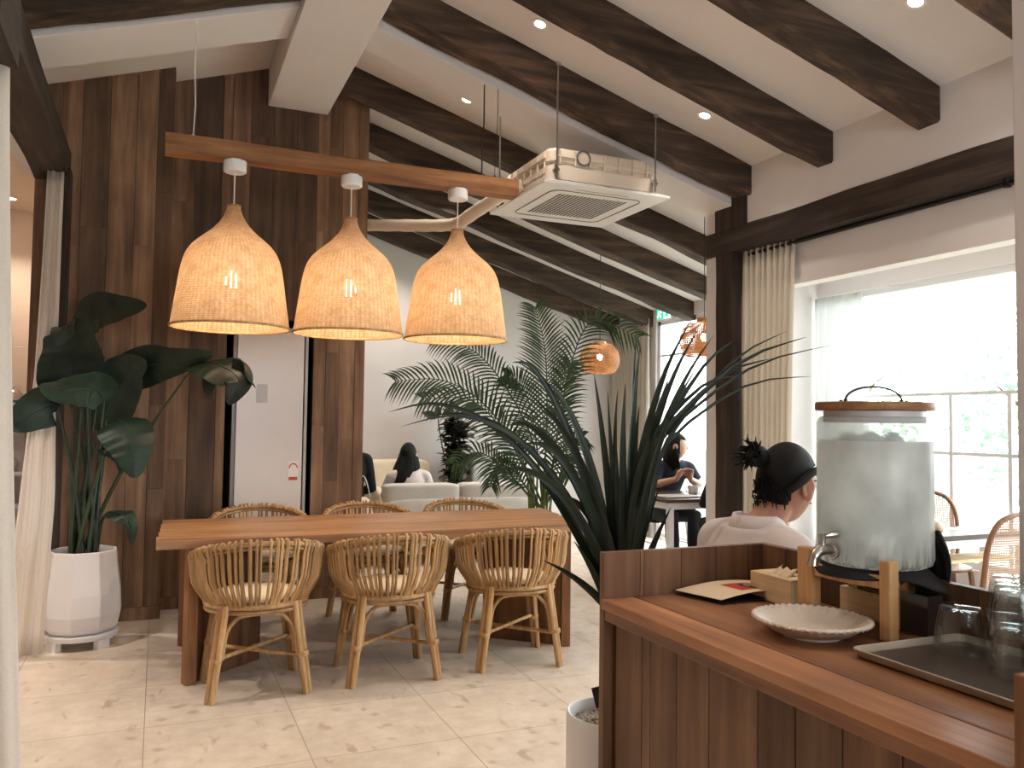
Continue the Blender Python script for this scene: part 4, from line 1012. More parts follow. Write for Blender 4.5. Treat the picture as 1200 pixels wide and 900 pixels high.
# ---- areca palm
PXc, PYc = 3.07, 6.62
t = thing('areca_palm', 'tall feathery areca palm between the long table and the white sofa', 'potted plant', (PXc, PYc, 0))
m = MB(); m.lathe([(.004, .0), (.15, 0), (.165, .02), (.19, .36), (.18, .365), (.172, .34), (.004, .33)], 36); m.build('pot', M['whitepot'], t, smooth=40)
dP = 7.28
def frond(pix, dds, L, droop, n=30, seed=0, both=(1, 1), tone=1.0, u0=.22):
    r = random.Random(seed); pts = [at(px, py, dP+d)-t.location for (px, py), d in zip(pix, dds)]; sp = spline(pts, 8); N = len(sp)-1
    mb = MB(); mb.tube(sp, [.011-.009*i/N for i in range(N+1)], 6, 1.1*tone)
    for k in range(n):
        u = u0+(1-u0)*(k+.5)/n; f = u*N; i = min(int(f), N-1); p = sp[i].lerp(sp[i+1], f-i); tv = (sp[min(i+1, N)]-sp[max(i-1, 0)]).normalized()
        sd = tv.cross(FV*-1).normalized()
        l = L*(.45+.55*math.sin(PI*min(1, (u-u0)/(1-u0)*.8+.22)))*r.uniform(.88, 1.08)
        for s in (-1, 1):
            if r.random() > both[0 if s < 0 else 1]: continue
            d = (tv*.75+sd*s*.8+FV*r.uniform(-.35, .1)).normalized(); q = p+d*l*.5; e = p+d*l*.95+Vector((0, 0, -droop*l))
            P = bez(p, q+Vector((0, 0, .02)), e, 4); ss = d.cross(FV*-1+Vector((0, 0, r.uniform(-.4, .4)))).normalized()
            rings = []
            for j, x in enumerate(P):
                w = .009*(.5, 1, .95, .6, .06)[j]; rings.append([x-ss*w, x+FV*.003, x+ss*w])
            mb.loft(rings, closed=False, tone=tone*r.uniform(.7, 1.25))
    return mb.build('frond', M['palm'], t, smooth=180)
FR = [([(636, 592), (612, 540), (572, 478), (520, 446), (463, 447)], [0, -.1, -.25, -.35, -.4], .36, .25, 36),
      ([(640, 590), (622, 510), (590, 450), (556, 412), (513, 397)], [0, .1, .1, .05, 0], .30, .35, 34),
      ([(634, 595), (640, 520), (641, 455), (638, 405), (627, 360)], [0, 0, -.05, -.05, -.1], .38, .12, 38),
      ([(640, 592), (655, 500), (668, 430), (695, 376), (748, 396)], [0, .05, .1, .05, 0], .34, .30, 36),
      ([(632, 594), (612, 545), (590, 505), (550, 468), (495, 468)], [0, -.3, -.45, -.55, -.6], .30, .35, 32),
      ([(630, 594), (606, 565), (585, 545), (560, 530), (530, 545)], [0, -.25, -.4, -.5, -.5], .26, .35, 26),
      ([(632, 594), (616, 570), (600, 550), (582, 545), (575, 570)], [0, -.2, -.3, -.35, -.4], .22, .4, 22),
      ([(640, 592), (648, 545), (655, 490), (660, 450), (668, 425)], [0, -.2, -.25, -.3, -.3], .30, .3, 28),
      ([(636, 592), (630, 530), (622, 480), (610, 450), (592, 440)], [0, .2, .3, .3, .3], .30, .3, 30),
      ([(640, 592), (655, 560), (664, 530), (672, 515), (684, 512)], [0, -.1, -.1, -.1, -.1], .24, .4, 22),
      ([(638, 592), (645, 560), (652, 535), (662, 540), (668, 560)], [0, -.3, -.4, -.45, -.5], .22, .4, 20)]
for k, (a, b, c, d_, e) in enumerate(FR): frond(a, b, c, d_, e, k+3)
m = MB(); r = random.Random(9)
for k in range(13):
    x, y = r.uniform(-.09, .09), r.uniform(-.09, .09); m.tube([(x, y, .33), (x*1.2, y*1.2, .6), (x*1.6, y*1.5, .95)], [.013, .011, .008], 8, r.uniform(.8, 1.3))
m.build('stem', M['palmstem'], t, smooth=60)

# ---- rubber plant by the back wall
RX, RY = 3.19, 9.15
t = thing('rubber_plant', 'dark round-leafed rubber plant against the white back wall behind the sofa', 'potted plant', (RX, RY, 0))
m = MB(); m.lathe([(.004, .0), (.15, 0), (.17, .02), (.19, .42), (.18, .425), (.172, .40), (.004, .39)], 36); m.build('pot', M['whitepot'], t, smooth=40)
st = MB(); lf = MB(); r = random.Random(21)
for k in range(8):
    a = r.uniform(0, 6.28); q = r.uniform(.05, .20); top = Vector((q*math.cos(a), q*math.sin(a), r.uniform(1.2, 1.5))); b = Vector((q*.3*math.cos(a), q*.3*math.sin(a), .40)); sp = bez(b, b.lerp(top, .5)+Vector((0, 0, .1)), top, 12)
    st.tube(sp, .005, 6)
    for i in range(3, 13):
        for s in range(3):
            d = Vector((r.gauss(0, 1), r.gauss(0, 1), r.uniform(-.3, .7))).normalized(); p = sp[min(i, 12)]; L = r.uniform(.13, .2); e = p+d*L+Vector((0, 0, -.02))
            blade(lf, [p, p.lerp(e, .5)+Vector((0, 0, .015)), e], L*.36, 8, None, None, .2, 0, r.uniform(.5, 1.3))
sp = [Vector((-.16, 0, 1.1)), Vector((-.2, 0, 1.3)), Vector((-.22, -.02, 1.42))]; st.tube([Vector((0, 0, .4))]+sp, .007, 6)
for e in (Vector((-.25, -.05, 1.56)), Vector((-.42, -.05, 1.47))): blade(lf, [sp[2], sp[2].lerp(e, .5), e], .05, 8, None, Vector((.5, 0, .8)), .2, 0, 1.5)
st.build('stem', M['bark'], t, smooth=60); lf.build('foliage', M['rubber'], t, smooth=180)
# ================================================================== sofas
def cushion(mb, x0, x1, y0, y1, z0, z1, puff=.03, tone=1.0):
    n = 12; cx, cy, cz = (x0+x1)/2, (y0+y1)/2, (z0+z1)/2; hx, hy, hz = (x1-x0)/2, (y1-y0)/2, (z1-z0)/2
    def sp(d, p):
        e = .28; f = lambda a: math.copysign(abs(a)**e, a)
        q = Vector((f(d.x)*hx, f(d.y)*hy, f(d.z)*hz)); b = 1+puff*(1-max(abs(d.x), abs(d.y), abs(d.z)))
        return Vector((q.x, q.y, q.z*b))
    mb.ball((cx, cy, cz), 1, nu=40, nv=24, tone=tone, fn=sp)
t = thing('sofa', 'white linen two-cushion sofa seen from behind beyond the long table', 'sofa', (2.72, 8.0, 0)); o = t.location
m = MB(o); cushion(m, 1.94, 3.52, 7.6, 8.5, .10, .36); m.build('base', M['sofa'], t, smooth=180)
m = MB(o); cushion(m, 1.94, 3.52, 7.58, 7.74, .16, .64); m.build('back_frame', M['sofa'], t, smooth=180)
for x0, x1 in ((1.98, 2.72), (2.735, 3.48)):
    m = MB(o); cushion(m, x0, x1, 7.60, 7.84, .585, .775); m.build('back_cushion', M['sofa'], t, smooth=180)
    m = MB(o); cushion(m, x0, x1, 7.80, 8.5, .28, .40); m.build('seat_cushion', M['sofa'], t, smooth=180)
for x in (2.02, 3.44):
    for y in (7.68, 8.4): m = MB(o); m.tube([(x, y, 0), (x, y, .13)], [.018, .025], 10); m.build('leg', M['legwood'], t, smooth=40)
def armchair(x, y, rz, w, bh, lab, mt, arms=True):
    t = thing('armchair', lab, 'armchair', (x, y, 0), rz); h = w/2
    m = MB(); cushion(m, -h, h, -.40, .40, .12, .36); m.build('base', mt, t, smooth=180)
    m = MB(); cushion(m, -h, h, -.45, -.22, .2, bh); m.build('backrest', mt, t, smooth=180)
    m = MB(); cushion(m, -h+.12, h-.12, -.28, .42, .33, .48); m.build('seat_cushion', mt, t, smooth=180)
    if arms:
        for s in (-1, 1): m = MB(); cushion(m, min(s*h, s*(h-.15)), max(s*h, s*(h-.15)), -.42, .42, .2, .64); m.build('armrest', mt, t, smooth=180)
    for sx in (-1, 1):
        for sy in (-1, 1): m = MB(); m.tube([(sx*(h-.1), sy*.32, 0), (sx*(h-.1), sy*.32, .15)], [.016, .022], 10); m.build('leg', M['legwood'], t, smooth=40)
    return t
armchair(2.55, 9.05, PI, .80, .93, 'cream armchair facing the sofa, behind the long-haired woman in white', M['cream'])
armchair(3.72, 8.95, PI, .62, 1.02, 'pale high-backed armchair right of the rubber plant, behind the palm fronds', M['sofa'])
armchair(1.50, 8.0, -.1, .78, .60, 'low cream armchair at the end of the plank wall, holding the person in black', M['cream'])

# ================================================================== people
def face_fn(fem):
    def fn(d, p):
        x, y, z = d
        q = Vector((p.x, p.y, p.z))
        if z < 0: q.x *= 1-.30*(-z)**1.3; q.y *= 1-.10*(-z)
        g = lambda cx, cz, sx, sz: math.exp(-((x-cx)/sx)**2-((z-cz)/sz)**2) if y > 0 else 0
        q.y += .026*g(0, -.17, .10, .13)+.012*g(0, .0, .06, .2)          # nose
        q.y -= .010*g(.36, .08, .16, .1)+.010*g(-.36, .08, .16, .1)       # eye sockets
        q.y += .006*g(0, .22, .5, .08)                                     # brow
        q.y += .007*g(0, -.47, .2, .06)+.006*g(0, -.56, .18, .05)-.004*g(0, -.515, .2, .025)   # lips
        q.y += .010*g(0, -.82, .25, .16)                                   # chin
        return q
    return fn
def hand(mb, w, d, up, s=1.0, curl=.5, tone=1):
    """palm and five fingers from wrist w pointing along d, back of hand towards up"""
    d = d.normalized(); sd = d.cross(up).normalized(); up = sd.cross(d).normalized()
    c = w+d*.045; mb.tube([w-d*.01, w+d*.03, w+d*.075, w+d*.09], [.021, .028, .030, .024], 10, rnd_ends=True)
    for k, (o, L) in enumerate(((-.030, .068), (-.010, .078), (.010, .073), (.029, .058))):
        b = w+d*.083+sd*o*s; pts = [b-d*.015]; dir_ = d.copy()
        for j, f in enumerate((.45, .32, .23)):
            dir_ = (dir_-up*curl*(.55 if j else .35)).normalized(); pts.append(pts[-1]+dir_*L*f*(1.25 if j == 0 else 1))
        mb.tube(pts, [.0095, .009, .0085, .0075], 8, rnd_ends=True)
    b = w+d*.025-sd*.026*s; mb.tube([b, b-sd*.022*s+d*.024-up*.008, b-sd*.026*s+d*.052-up*.018], [.012, .0105, .009], 8, rnd_ends=True)
def seated(name, label, loc, rz, spec):
    """a seated figure facing local +Y"""
    g = spec.get; t = thing(name, label, 'person', loc, rz); sc = g('scale', 1.0); lean = g('lean', .08); seat = g('seat', .45)
    TL = g('tl', 1.0); pel = Vector((0, 0, seat+.09)); sh = pel+Vector((0, lean*1.55, .47*TL)); neck = sh+Vector((g('nx', 0), g('ny', .035), g('nz', .085))); hc = neck+Vector((g('hx', 0), g('hy', .03), g('hz', .125)))
    def ring(c, rx, ry, n=24, tilt=0):
        return [c+Vector((rx*math.cos(2*PI*i/n), ry*math.sin(2*PI*i/n), tilt*ry*math.sin(2*PI*i/n))) for i in range(n)]
    def torso(mb, e):
        f = g('fem', 0); mid = pel.lerp(sh, .45)
        mb.loft([ring(pel-Vector((0, 0, .09)), .13+e, .10+e), ring(pel-Vector((0, 0, .05)), .172+e, .125+e), ring(pel+Vector((0, 0, .04)), .168+e, .12+e), ring(pel.lerp(sh, .35), .135-.012*f+e, .10+e), ring(pel.lerp(sh, .65), .155-.01*f+e, .108+e), ring(pel.lerp(sh, .86), .168-.012*f+e, .098+e), ring(sh, .155-.015*f+e, .08+e), ring(sh+Vector((0, .005, .035)), .115+e, .07+e), ring(sh.lerp(neck, .75), .06+e*.8, .058+e*.8)])
    hips = [Vector((s*.095, .02, seat+.075)) for s in (-1, 1)]; knees = [Vector((s*.12, .44, seat+.06)) for s in (-1, 1)]; ank = [Vector((s*.11, .44+g('foot', .02), .075)) for s in (-1, 1)]
    shs = [sh+Vector((s*(.175-.012*g('fem', 0)), 0, -.02)) for s in (-1, 1)]; elb = [Vector(p) for p in g('elbows', ((-.24, .10, seat+.26), (.24, .10, seat+.26)))]; wr = [Vector(p) for p in g('wrists', ((-.12, .33, seat+.19), (.12, .33, seat+.19)))]
    b = MB(); torso(b, 0)
    b.tube([sh+Vector((0, 0, .0)), sh.lerp(neck, .6), neck, neck.lerp(hc, .5)], [.075, .058, .053, .055], 20)
    for k in (0, 1):
        b.tube([hips[k], hips[k].lerp(knees[k], .5), knees[k], knees[k].lerp(ank[k], .35), ank[k]], [.088, .078, .056, .054, .037], 16, rnd_ends=True)
        b.tube([ank[k]+Vector((0, -.04, -.03)), ank[k]+Vector((0, .04, -.035)), ank[k]+Vector((0, .15, -.05))], [.038, .04, .027], 12, rnd_ends=True)
        b.tube([shs[k], shs[k].lerp(elb[k], .5), elb[k], elb[k].lerp(wr[k], .3), wr[k]], [.056, .046, .038, .039, .026], 14, rnd_ends=True)
        hand(b, wr[k], Vector(g('hd', (0, 1, -.1)))+Vector((-.25 if k else .25, 0, 0)), Vector((0, 0, 1)), 1 if k else -1, g('curl', .5))
    HM = Matrix.Rotation(g('yaw', 0), 4, 'Z') @ Matrix.Rotation(g('pitch', 0), 4, 'X') @ Matrix.Rotation(g('roll', 0), 4, 'Y')
    b.ball(hc, (.077, .098, .120), M=HM, nu=44, nv=32, fn=face_fn(g('fem', 0)))
    for s in (-1, 1):
        c = hc+HM @ Vector((s*.083, -.010, -.008)); b.ball(c, (.013, .023, .036), M=HM @ Matrix.Rotation(s*-.45, 4, 'Z') @ Matrix.Rotation(.2, 4, 'X'), nu=14, nv=10)
        b.ball(hc+HM @ Vector((s*.082, .0, -.036)), (.010, .012, .014), M=HM, nu=10, nv=8)
        b.tube([hc+HM @ Vector((s*(.090+.006*max(0, -math.cos(q_))), -.012-.021*math.cos(q_)*(-1 if 0 else 1)*-1*-1, -.004+.032*math.sin(q_))) for q_ in [-.9+i*.38 for i in range(12)]], .0052, 8, rnd_ends=True)
        b.ball(hc+HM @ Vector((s*.030, .0805, .0165)), (.0155, .0125, .0078), M=HM, nu=14, nv=8)
    sk = g('skin', M['skin2'])
    bd = b.build('body', sk, t, remesh=g('vox', .0075))
    e = MB()
    for s in (-1, 1): e.ball(hc+HM @ Vector((s*.030, .0805, .008)), .0112, nu=14, nv=10)
    e.build('eyes', M['eye'], t, smooth=180)
    e = MB()
    for s in (-1, 1): e.ball(hc+HM @ Vector((s*.030, .0898, .0075)), .0052, nu=10, nv=8); e.tube([hc+HM @ Vector((s*.014, .098, .03)), hc+HM @ Vector((s*.03, .097, .034)), hc+HM @ Vector((s*.048, .086, .03))], [.002, .003, .0015], 6)
    e.build('iris_and_brow', M['hair'], t, smooth=180)
    e = MB(); e.tube([hc+HM @ Vector((-.02, .092, -.061)), hc+HM @ Vector((0, .1005, -.0595)), hc+HM @ Vector((.02, .092, -.061))], [.002, .0048, .002], 8); e.build('lips', M['lips'], t, smooth=180)
    # clothes follow the body
    c = MB(); torso(c, .012)
    se = g('sleeve', .5)
    for k in (0, 1):
        end = shs[k].lerp(elb[k], min(1, se)) if se <= 1 else elb[k].lerp(wr[k], se-1)
        P = [shs[k]+Vector((0, 0, .002)), shs[k].lerp(elb[k], .3 if se < .7 else .5), end] if se <= 1 else [shs[k], shs[k].lerp(elb[k], .5), elb[k], end]
        c.tube(P, [.066, .064, .066] if se <= 1 else [.065, .06, .053, .042], 16, rnd_ends=False); c.ball(shs[k]+Vector((0, 0, -.004)), .064, nu=16, nv=12); c.tube([shs[k]+Vector((0, 0, .006)), sh.lerp(neck, .35)], [.058, .055], 14, rnd_ends=True)
    top = c.build('top', g('topmat', M['shirt']), t, remesh=.011)
    c = MB()
    c.loft([ring(pel-Vector((0, 0, .10)), .14, .11), ring(pel-Vector((0, 0, .05)), .188, .142), ring(pel+Vector((0, 0, .05)), .182, .136)])
    for k in (0, 1): c.tube([hips[k], hips[k].lerp(knees[k], .5), knees[k], knees[k].lerp(ank[k], .4), ank[k]+Vector((0, 0, .03))], [.102, .094, .073, .068, .06], 16, rnd_ends=True)
    c.build('trousers', M['trousers'], t, remesh=.012)
    for k in (0, 1):
        c = MB(); a = ank[k]; c.tube([a+Vector((0, -.05, -.034)), a+Vector((0, .04, -.036)), a+Vector((0, .16, -.046))], [.041, .045, .032], 14, rnd_ends=True); c.box(a.x-.04, a.x+.04, a.y-.085, a.y+.185, 0, .02); c.build('shoe', M['darktop'], t, remesh=.01)
    # hair
    h = MB(); st = g('hair', 'long'); rr = random.Random(g('hs', 1))
    def cap(d, p):
        q = Vector((p.x, p.y, p.z)); hl = .30 if st == 'bun' else .42
        front = d.y > .35 and d.z < hl+.25*abs(d.x)
        low = d.z < (-.5 if st == 'bun' else -.8) and d.y < .4
        side = (st == 'bun') and ((d.z < .14 and d.y > -.28) or (d.z < -.1 and d.y > -.5))
        if st != 'bun' and d.z < .1 and d.y > .28 and abs(d.x) < .8: front = True
        k = .74 if (front or low or side) else 1.0
        return q*k+(Vector((0, 0, .004)) if k > .95 else Vector((0, -.004, 0)))
    h.ball(hc, (.087, .110, .133) if st != 'bun' else (.084, .108, .128), M=HM, nu=64, nv=48, fn=cap)
    if st == 'long':
        rings = []; n = 28
        for j in range(12):
            v = j/11; ring_ = []
            for i in range(n):
                a = PI*1.02*i/(n-1)+PI-.03; rx = (.090+.012*math.sin(v*2.4)-.045*max(0, v-.6)*2)*(1+(g('hw', 1.12)-1)*min(1, v*3)); ry = .112-.03*v+.03*min(1, v*2)+g('hback', .02)*min(1, v*1.5)
                sway = Vector((g('sway', -.03)*v*v, -.012*v, 0)); z = .02-g('hlen', .40)*v
                bx = HM @ Vector((rx*math.cos(a), ry*math.sin(a)+.01, z))
                ring_.append(hc+bx+sway+Vector((.003*math.sin(i*3.1+v*4), .004*math.sin(i*2.3), -.02*math.sin(i*1.7)*v)))
            rings.append(ring_)
        h.loft(rings, closed=False); 
        rings2 = [[p+(hc-p)*.09 for p in r_] for r_ in rings]; h.loft(rings2, closed=False)
        for i in range(n-1): pass
    if st == 'bun':
        kc = hc+HM @ Vector((-.02, -.112, .085)); h.ball(kc, (.035, .038, .034), nu=18, nv=12)
        for k in range(90):
            a = rr.uniform(0, 6.28); d = (HM @ Vector((math.cos(a)*.8, -.75+rr.uniform(-.3, .2), math.sin(a)*.8+.35))).normalized(); L = rr.uniform(.03, .06); h.tube([kc+d*.02, kc+d*(.02+L*.6), kc+d*(.02+L)+Vector((rr.uniform(-.012, .012), 0, rr.uniform(-.02, .01)))], [.004, .003, .001], 5)
        for k in range(50):
            a = rr.uniform(-.8, .8); z = rr.uniform(-.07, .02); d = HM @ Vector((math.sin(a)*.088, -math.cos(a)*.106, z)); h.tube([hc+d*.96, hc+d*1.06+Vector((0, 0, .01)), hc+d*1.05+Vector((rr.uniform(-.01, .01), 0, -.012))], [.004, .003, .001], 5)
        # the parted ridge over the undercut
        h.tube([hc+HM @ Vector(p) for p in ((.078, .06, .055), (.087, .02, .045), (.086, -.03, .015), (.072, -.07, -.015))], [.007, .012, .013, .01], 8, rnd_ends=True)
    h.build('hair', M['hair'], t, smooth=180)
    return t, hc, HM, sh, neck
ang = lambda v: math.atan2(-v[0], v[1])     # heading of local +Y
# man behind the counter
mdir = (RV*.93+FV*.42).normalized()
MH = at(922, 567, 2.60)    # head centre
mz = ang(mdir)
spec = dict(vox=.0052, hair='bun', skin=M['skin'], topmat=M['shirt'], sleeve=.8, lean=.12, hx=.0, hy=.075, ny=.055, nx=.0, nz=.06, hz=.105, tl=1.05, pitch=-.02, yaw=.12, elbows=((-.24, .22, .68), (.26, .2, .66)), wrists=((-.10, .40, .70), (.12, .40, .66)), seat=.45)
tmp = Vector((0, .12*1.55+.055+.075, .45+.09+.47*1.05+.06+.105)); off = Matrix.Rotation(mz, 3, 'Z') @ tmp
mt, hc, HM, sh, nk = seated('person', 'person with a black topknot and undercut in a white shirt behind the water dispenser', (MH.x-off.x, MH.y-off.y, MH.z-tmp.z), mz, spec)
# collar, dark-striped apron straps and spectacles
m = MB(); C0 = sh+Vector((0, .03, .045))
for s in (-1, 1):
    m.loft([[C0+Vector((s*(.098-.02*w)*math.cos(a), -.012+(.088-.014*w)*math.sin(a), -.018+.048*w-.035*max(0, math.sin(a)))) for w in (0, .5, 1)] for a in [-PI/2+i/16*2.75 for i in range(17)]], closed=False)
m.build('collar', M['shirt'], mt, smooth=180, solid=.004)
m = MB()
for s in (-1, 1):
    P = [sh+Vector((s*.06, .07, .035)), sh+Vector((s*.06, .102, -.08)), sh+Vector((s*.06, .10, -.22))]
    m.tube(spline(P, 4), .011, 6)
m.build('apron_strap', M['trousers'], mt, smooth=180)
m = MB()
for s in (-1, 1):
    m.tube([hc+HM @ Vector((s*.083, .0, .012)), hc+HM @ Vector((s*.083, .05, .016)), hc+HM @ Vector((s*.066, .098, .016))], .0022, 6); m.tube([hc+HM @ Vector((s*.033+.023*math.cos(k*PI/8), .104-.008*abs(math.cos(k*PI/8)), .01+.018*math.sin(k*PI/8))) for k in range(16)], .0016, 6, closed=True)
m.build('glasses', M['black'], mt, smooth=180)
# long-haired woman on the sofa
seated('person', 'person with long straight black hair in a white top sitting on the sofa', (2.335, 8.06, -.0), -.1, dict(hair='long', hlen=.40, sway=-.09, hw=1.35, hback=.06, tl=.82, nz=.06,  topmat=M['shirt'], fem=1, lean=.03, yaw=-.35, seat=.36, sleeve=.7))
# person in black by the end of the plank wall
tb, hcb, HMb, shb, nb = seated('person', 'person dressed in black with dark hair, half hidden by the plank wall edge', (1.705, 8.0, 0), -.1, dict(hair='long', hlen=.22, topmat=M['darktop'], sleeve=1.9, lean=.04, seat=.45, hs=3))
m = MB(); m.tube(spline([shb+Vector((.10, -.115, -.20)), shb+Vector((.135, -.13, -.17)), shb+Vector((.17, -.12, -.23)), shb+Vector((.21, -.10, -.38))], 6), .005, 6); m.build('white_strap', M['white'], tb, smooth=180)
# woman at the far table
seated('person', 'person with dark hair in a navy top at the far table, looking towards the window', (4.63, 7.02, 0), PI-.12, dict(tl=.93, nz=.06, hair='long', hlen=.24, topmat=M['navy'], fem=1, sleeve=.75, lean=.15, yaw=1.15, seat=.45, curl=.75, elbows=((-.24, .30, .79), (.24, .28, .79)), wrists=((-.07, .45, .86), (.07, .44, .86)), hd=(0, .35, .75), hs=5))
seated('person', 'person in dark clothes with black hair partly hidden behind the white wall end', (4.53, 5.66, 0), -.2, dict(hair='long', hlen=.25, topmat=M['darktop'], sleeve=1.8, lean=.06, seat=.44, hs=6, elbows=((-.24, .22, .70), (.24, .22, .70)), wrists=((-.12, .36, .775), (.12, .36, .775))))

# ================================================================== far table, its chairs and what stands on it
t = thing('far_table', 'dark-topped table with white square legs by the glazed door', 'table', (4.62, 6.38, 0))
m = MB(); m.box(-.65, .65, -.46, .36, .712, .74); m.build('tabletop', M['darktable'], t, bevel=.003)
m = MB(); m.box(-.63, .63, -.44, .34, .655, .7115); m.build('apron', M['white'], t, bevel=.002)
for sx in (-1, 1):
    for y in (-.415, .315): m = MB(); m.box(sx*.605-.025, sx*.605+.025, y-.025, y+.025, 0, .655); m.build('leg', M['white'], t, bevel=.003)
t = thing('cup', 'white coffee cup on the far table in front of the seated woman', 'cup', (4.475, 6.28, .7402))
m = MB(); m.lathe([(.004, 0), (.03, 0), (.038, .006), (.048, .05), (.052, .085), (.049, .085), (.045, .05), (.034, .01), (.004, .008)], 32); m.build('bowl', M['whitepot'], t, smooth=50)
m = MB(); m.tube(spline([(-.049, 0, .07), (-.075, 0, .065), (-.076, 0, .035), (-.045, 0, .025)], 5), .005, 8); m.build('handle', M['whitepot'], t, smooth=60)
t = thing('serving_board', 'pale flat tray lying on the far table beside the cup', 'tray', (4.22, 6.17, .7402)); m = MB(); m.prism(rr2(.20, .13, 0, .03, 5), 0, .012); m.build('board', M['trayrim'], t, bevel=.003)
def white_chair(x, y, rz, lab, z=0, seatm=None):
    t = thing('cafe_chair', lab, 'chair', (x, y, z), rz, 'white-legged cafe chairs')
    m = MB(); m.prism(rr2(.21, .20, 0, .05, 6), .425, .45); m.build('seat', seatm or M['darktop'], t, bevel=.006)
    for sx in (-1, 1):
        m = MB(); m.tube([(sx*.17, .16, .43), (sx*.2, .2, 0)], [.017, .013], 4); m.build('leg', M['white'], t)
        m = MB(); m.tube([(sx*.17, -.17, .43), (sx*.19, -.25, 0)], [.017, .013], 4); m.build('leg', M['white'], t)
        m = MB(); m.tube([(sx*.185, .175, .22), (sx*.182, -.19, .22)], .011, 4); m.build('stretcher', M['white'], t)
    m = MB(); P = [(-.19, -.17, .44), (-.195, -.21, .62), (-.17, -.235, .78), (0, -.25, .82), (.17, -.235, .78), (.195, -.21, .62), (.19, -.17, .44)]; m.tube(spline(P, 5), .013, 8); m.build('back_frame', M['bentwood'], t, smooth=60)
    Q = spline(P, 5); n = len(Q)//2; m = MB(); m.loft([[Q[i].lerp(Q[-1-i], k/6)+Vector((0, -.012*math.sin(PI*k/6), 0)) for k in range(7)] for i in range(2, n)], closed=False); m.build('cane_panel', M['canemesh'], t, smooth=180)
    return t
white_chair(4.63, 7.0, PI-.12, 'dark-seated white-legged chair under the woman in navy at the far table')
white_chair(4.49, 5.62, -.2, 'white-legged chair on the near side of the far table beside the wall end')
ml = mt.location; 
t = thing('stool', 'round dark stool behind the counter under the person with the topknot', 'stool', (ml.x, ml.y, 0))
m = MB(); m.lathe([(.004, .41), (.15, .41), (.165, .42), (.165, .445), (.15, .455), (.004, .455)], 36); m.build('seat', M['darktable'], t, smooth=40)
for k in range(4): a = k*PI/2+.4; m = MB(); m.tube([(.11*math.cos(a), .11*math.sin(a), .42), (.16*math.cos(a), .16*math.sin(a), 0)], [.016, .013], 10); m.build('leg', M['darktable'], t, smooth=60)

# ---- alcove table and cane chairs
t = thing('alcove_table', 'dark-topped table with a pale apron in the bright window alcove', 'table', (4.66, 3.72, 0))
m = MB(); m.box(-.46, .38, -.2, .13, .71, .74); m.build('tabletop', M['darktable'], t, bevel=.003)
m = MB(); m.box(-.43, .36, -.18, .11, .66, .7095); m.build('apron', M['white'], t)
for sx in (-.41, .34):
    for y in (-.16, .09): m = MB(); m.box(sx-.02, sx+.02, y-.02, y+.02, 0, .66); m.build('leg', M['white'], t)
m = MB(); m.box(-.39, .32, -.13, .07, .56, .578); m.build('shelf', M['paleX'], t)
t = thing('napkin_bundle', 'rolled white napkin bundle at the edge of the alcove table beside the dispenser', 'napkin', (4.33, 3.66, .7402))
m = MB(); m.tube([(0, -.06, .042), (.01, 0, .046), (.02, .08, .043)], [.038, .044, .04], 16, rnd_ends=True); m.tube([(-.05, .0, .026), (.06, .03, .026)], [.022, .024], 12, rnd_ends=True); m.build('roll', M['cream'], t, smooth=180)
for k, (x, y, lab) in enumerate([(4.62, 3.78, 'white paper sheet lying in the middle of the alcove table'), (4.86, 3.70, 'white paper sheet at the window end of the alcove table')]):
    t = thing('paper_sheet', lab, 'paper', (x, y, .7403), .3*k); m = MB(); m.box(-.075, .075, -.05, .05, 0, .0015); m.build('sheet', M['white'], t)
def cane_chair(x, y, rz, lab):
    t = thing('cane_chair', lab, 'chair', (x, y, 0), rz, 'cane-backed chairs in the alcove')
    m = MB(); m.lathe([(.004, .44), (.19, .44), (.205, .448), (.205, .46), (.19, .466), (.004, .462)], 36); m.build('seat', M['bentwood'], t, smooth=40)
    P = [(-.185, -.15, .46), (-.205, -.19, .62), (-.205, -.215, .78), (-.16, -.235, .885), (-.08, -.245, .925), (0, -.247, .935), (.08, -.245, .925), (.16, -.235, .885), (.205, -.215, .78), (.205, -.19, .62), (.185, -.15, .46)]
    Q = spline(P, 4); m = MB(); m.tube(Q, .0145, 10); m.build('back_frame', M['bentwood'], t, smooth=60)
    n = len(Q)//2; m = MB(); m.loft([[Q[i].lerp(Q[-1-i], k/8)+Vector((0, -.02*math.sin(PI*k/8), 0)) for k in range(9)] for i in range(1, n)], closed=False); m.build('cane_panel', M['canemesh'], t, smooth=180)
    for sx in (-1, 1):
        for sy in (-1, 1): m = MB(); m.tube([(sx*.15, sy*.14, .45), (sx*.19, sy*.19, 0)], [.017, .013], 10); m.build('leg', M['bentwood'], t, smooth=60)
    m = MB(); m.tube([(.165*math.cos(2*PI*i/32), .165*math.sin(2*PI*i/32), .22) for i in range(32)], .008, 8, closed=True); m.build('stretcher', M['bentwood'], t, smooth=60)
cane_chair(4.83, 4.02, 2.62, 'smaller cane-backed chair just beyond the alcove table, right beside the water dispenser')
cane_chair(4.12, 3.19, .05, 'big arched cane chair back in front of the alcove table, above the stacked tumblers')

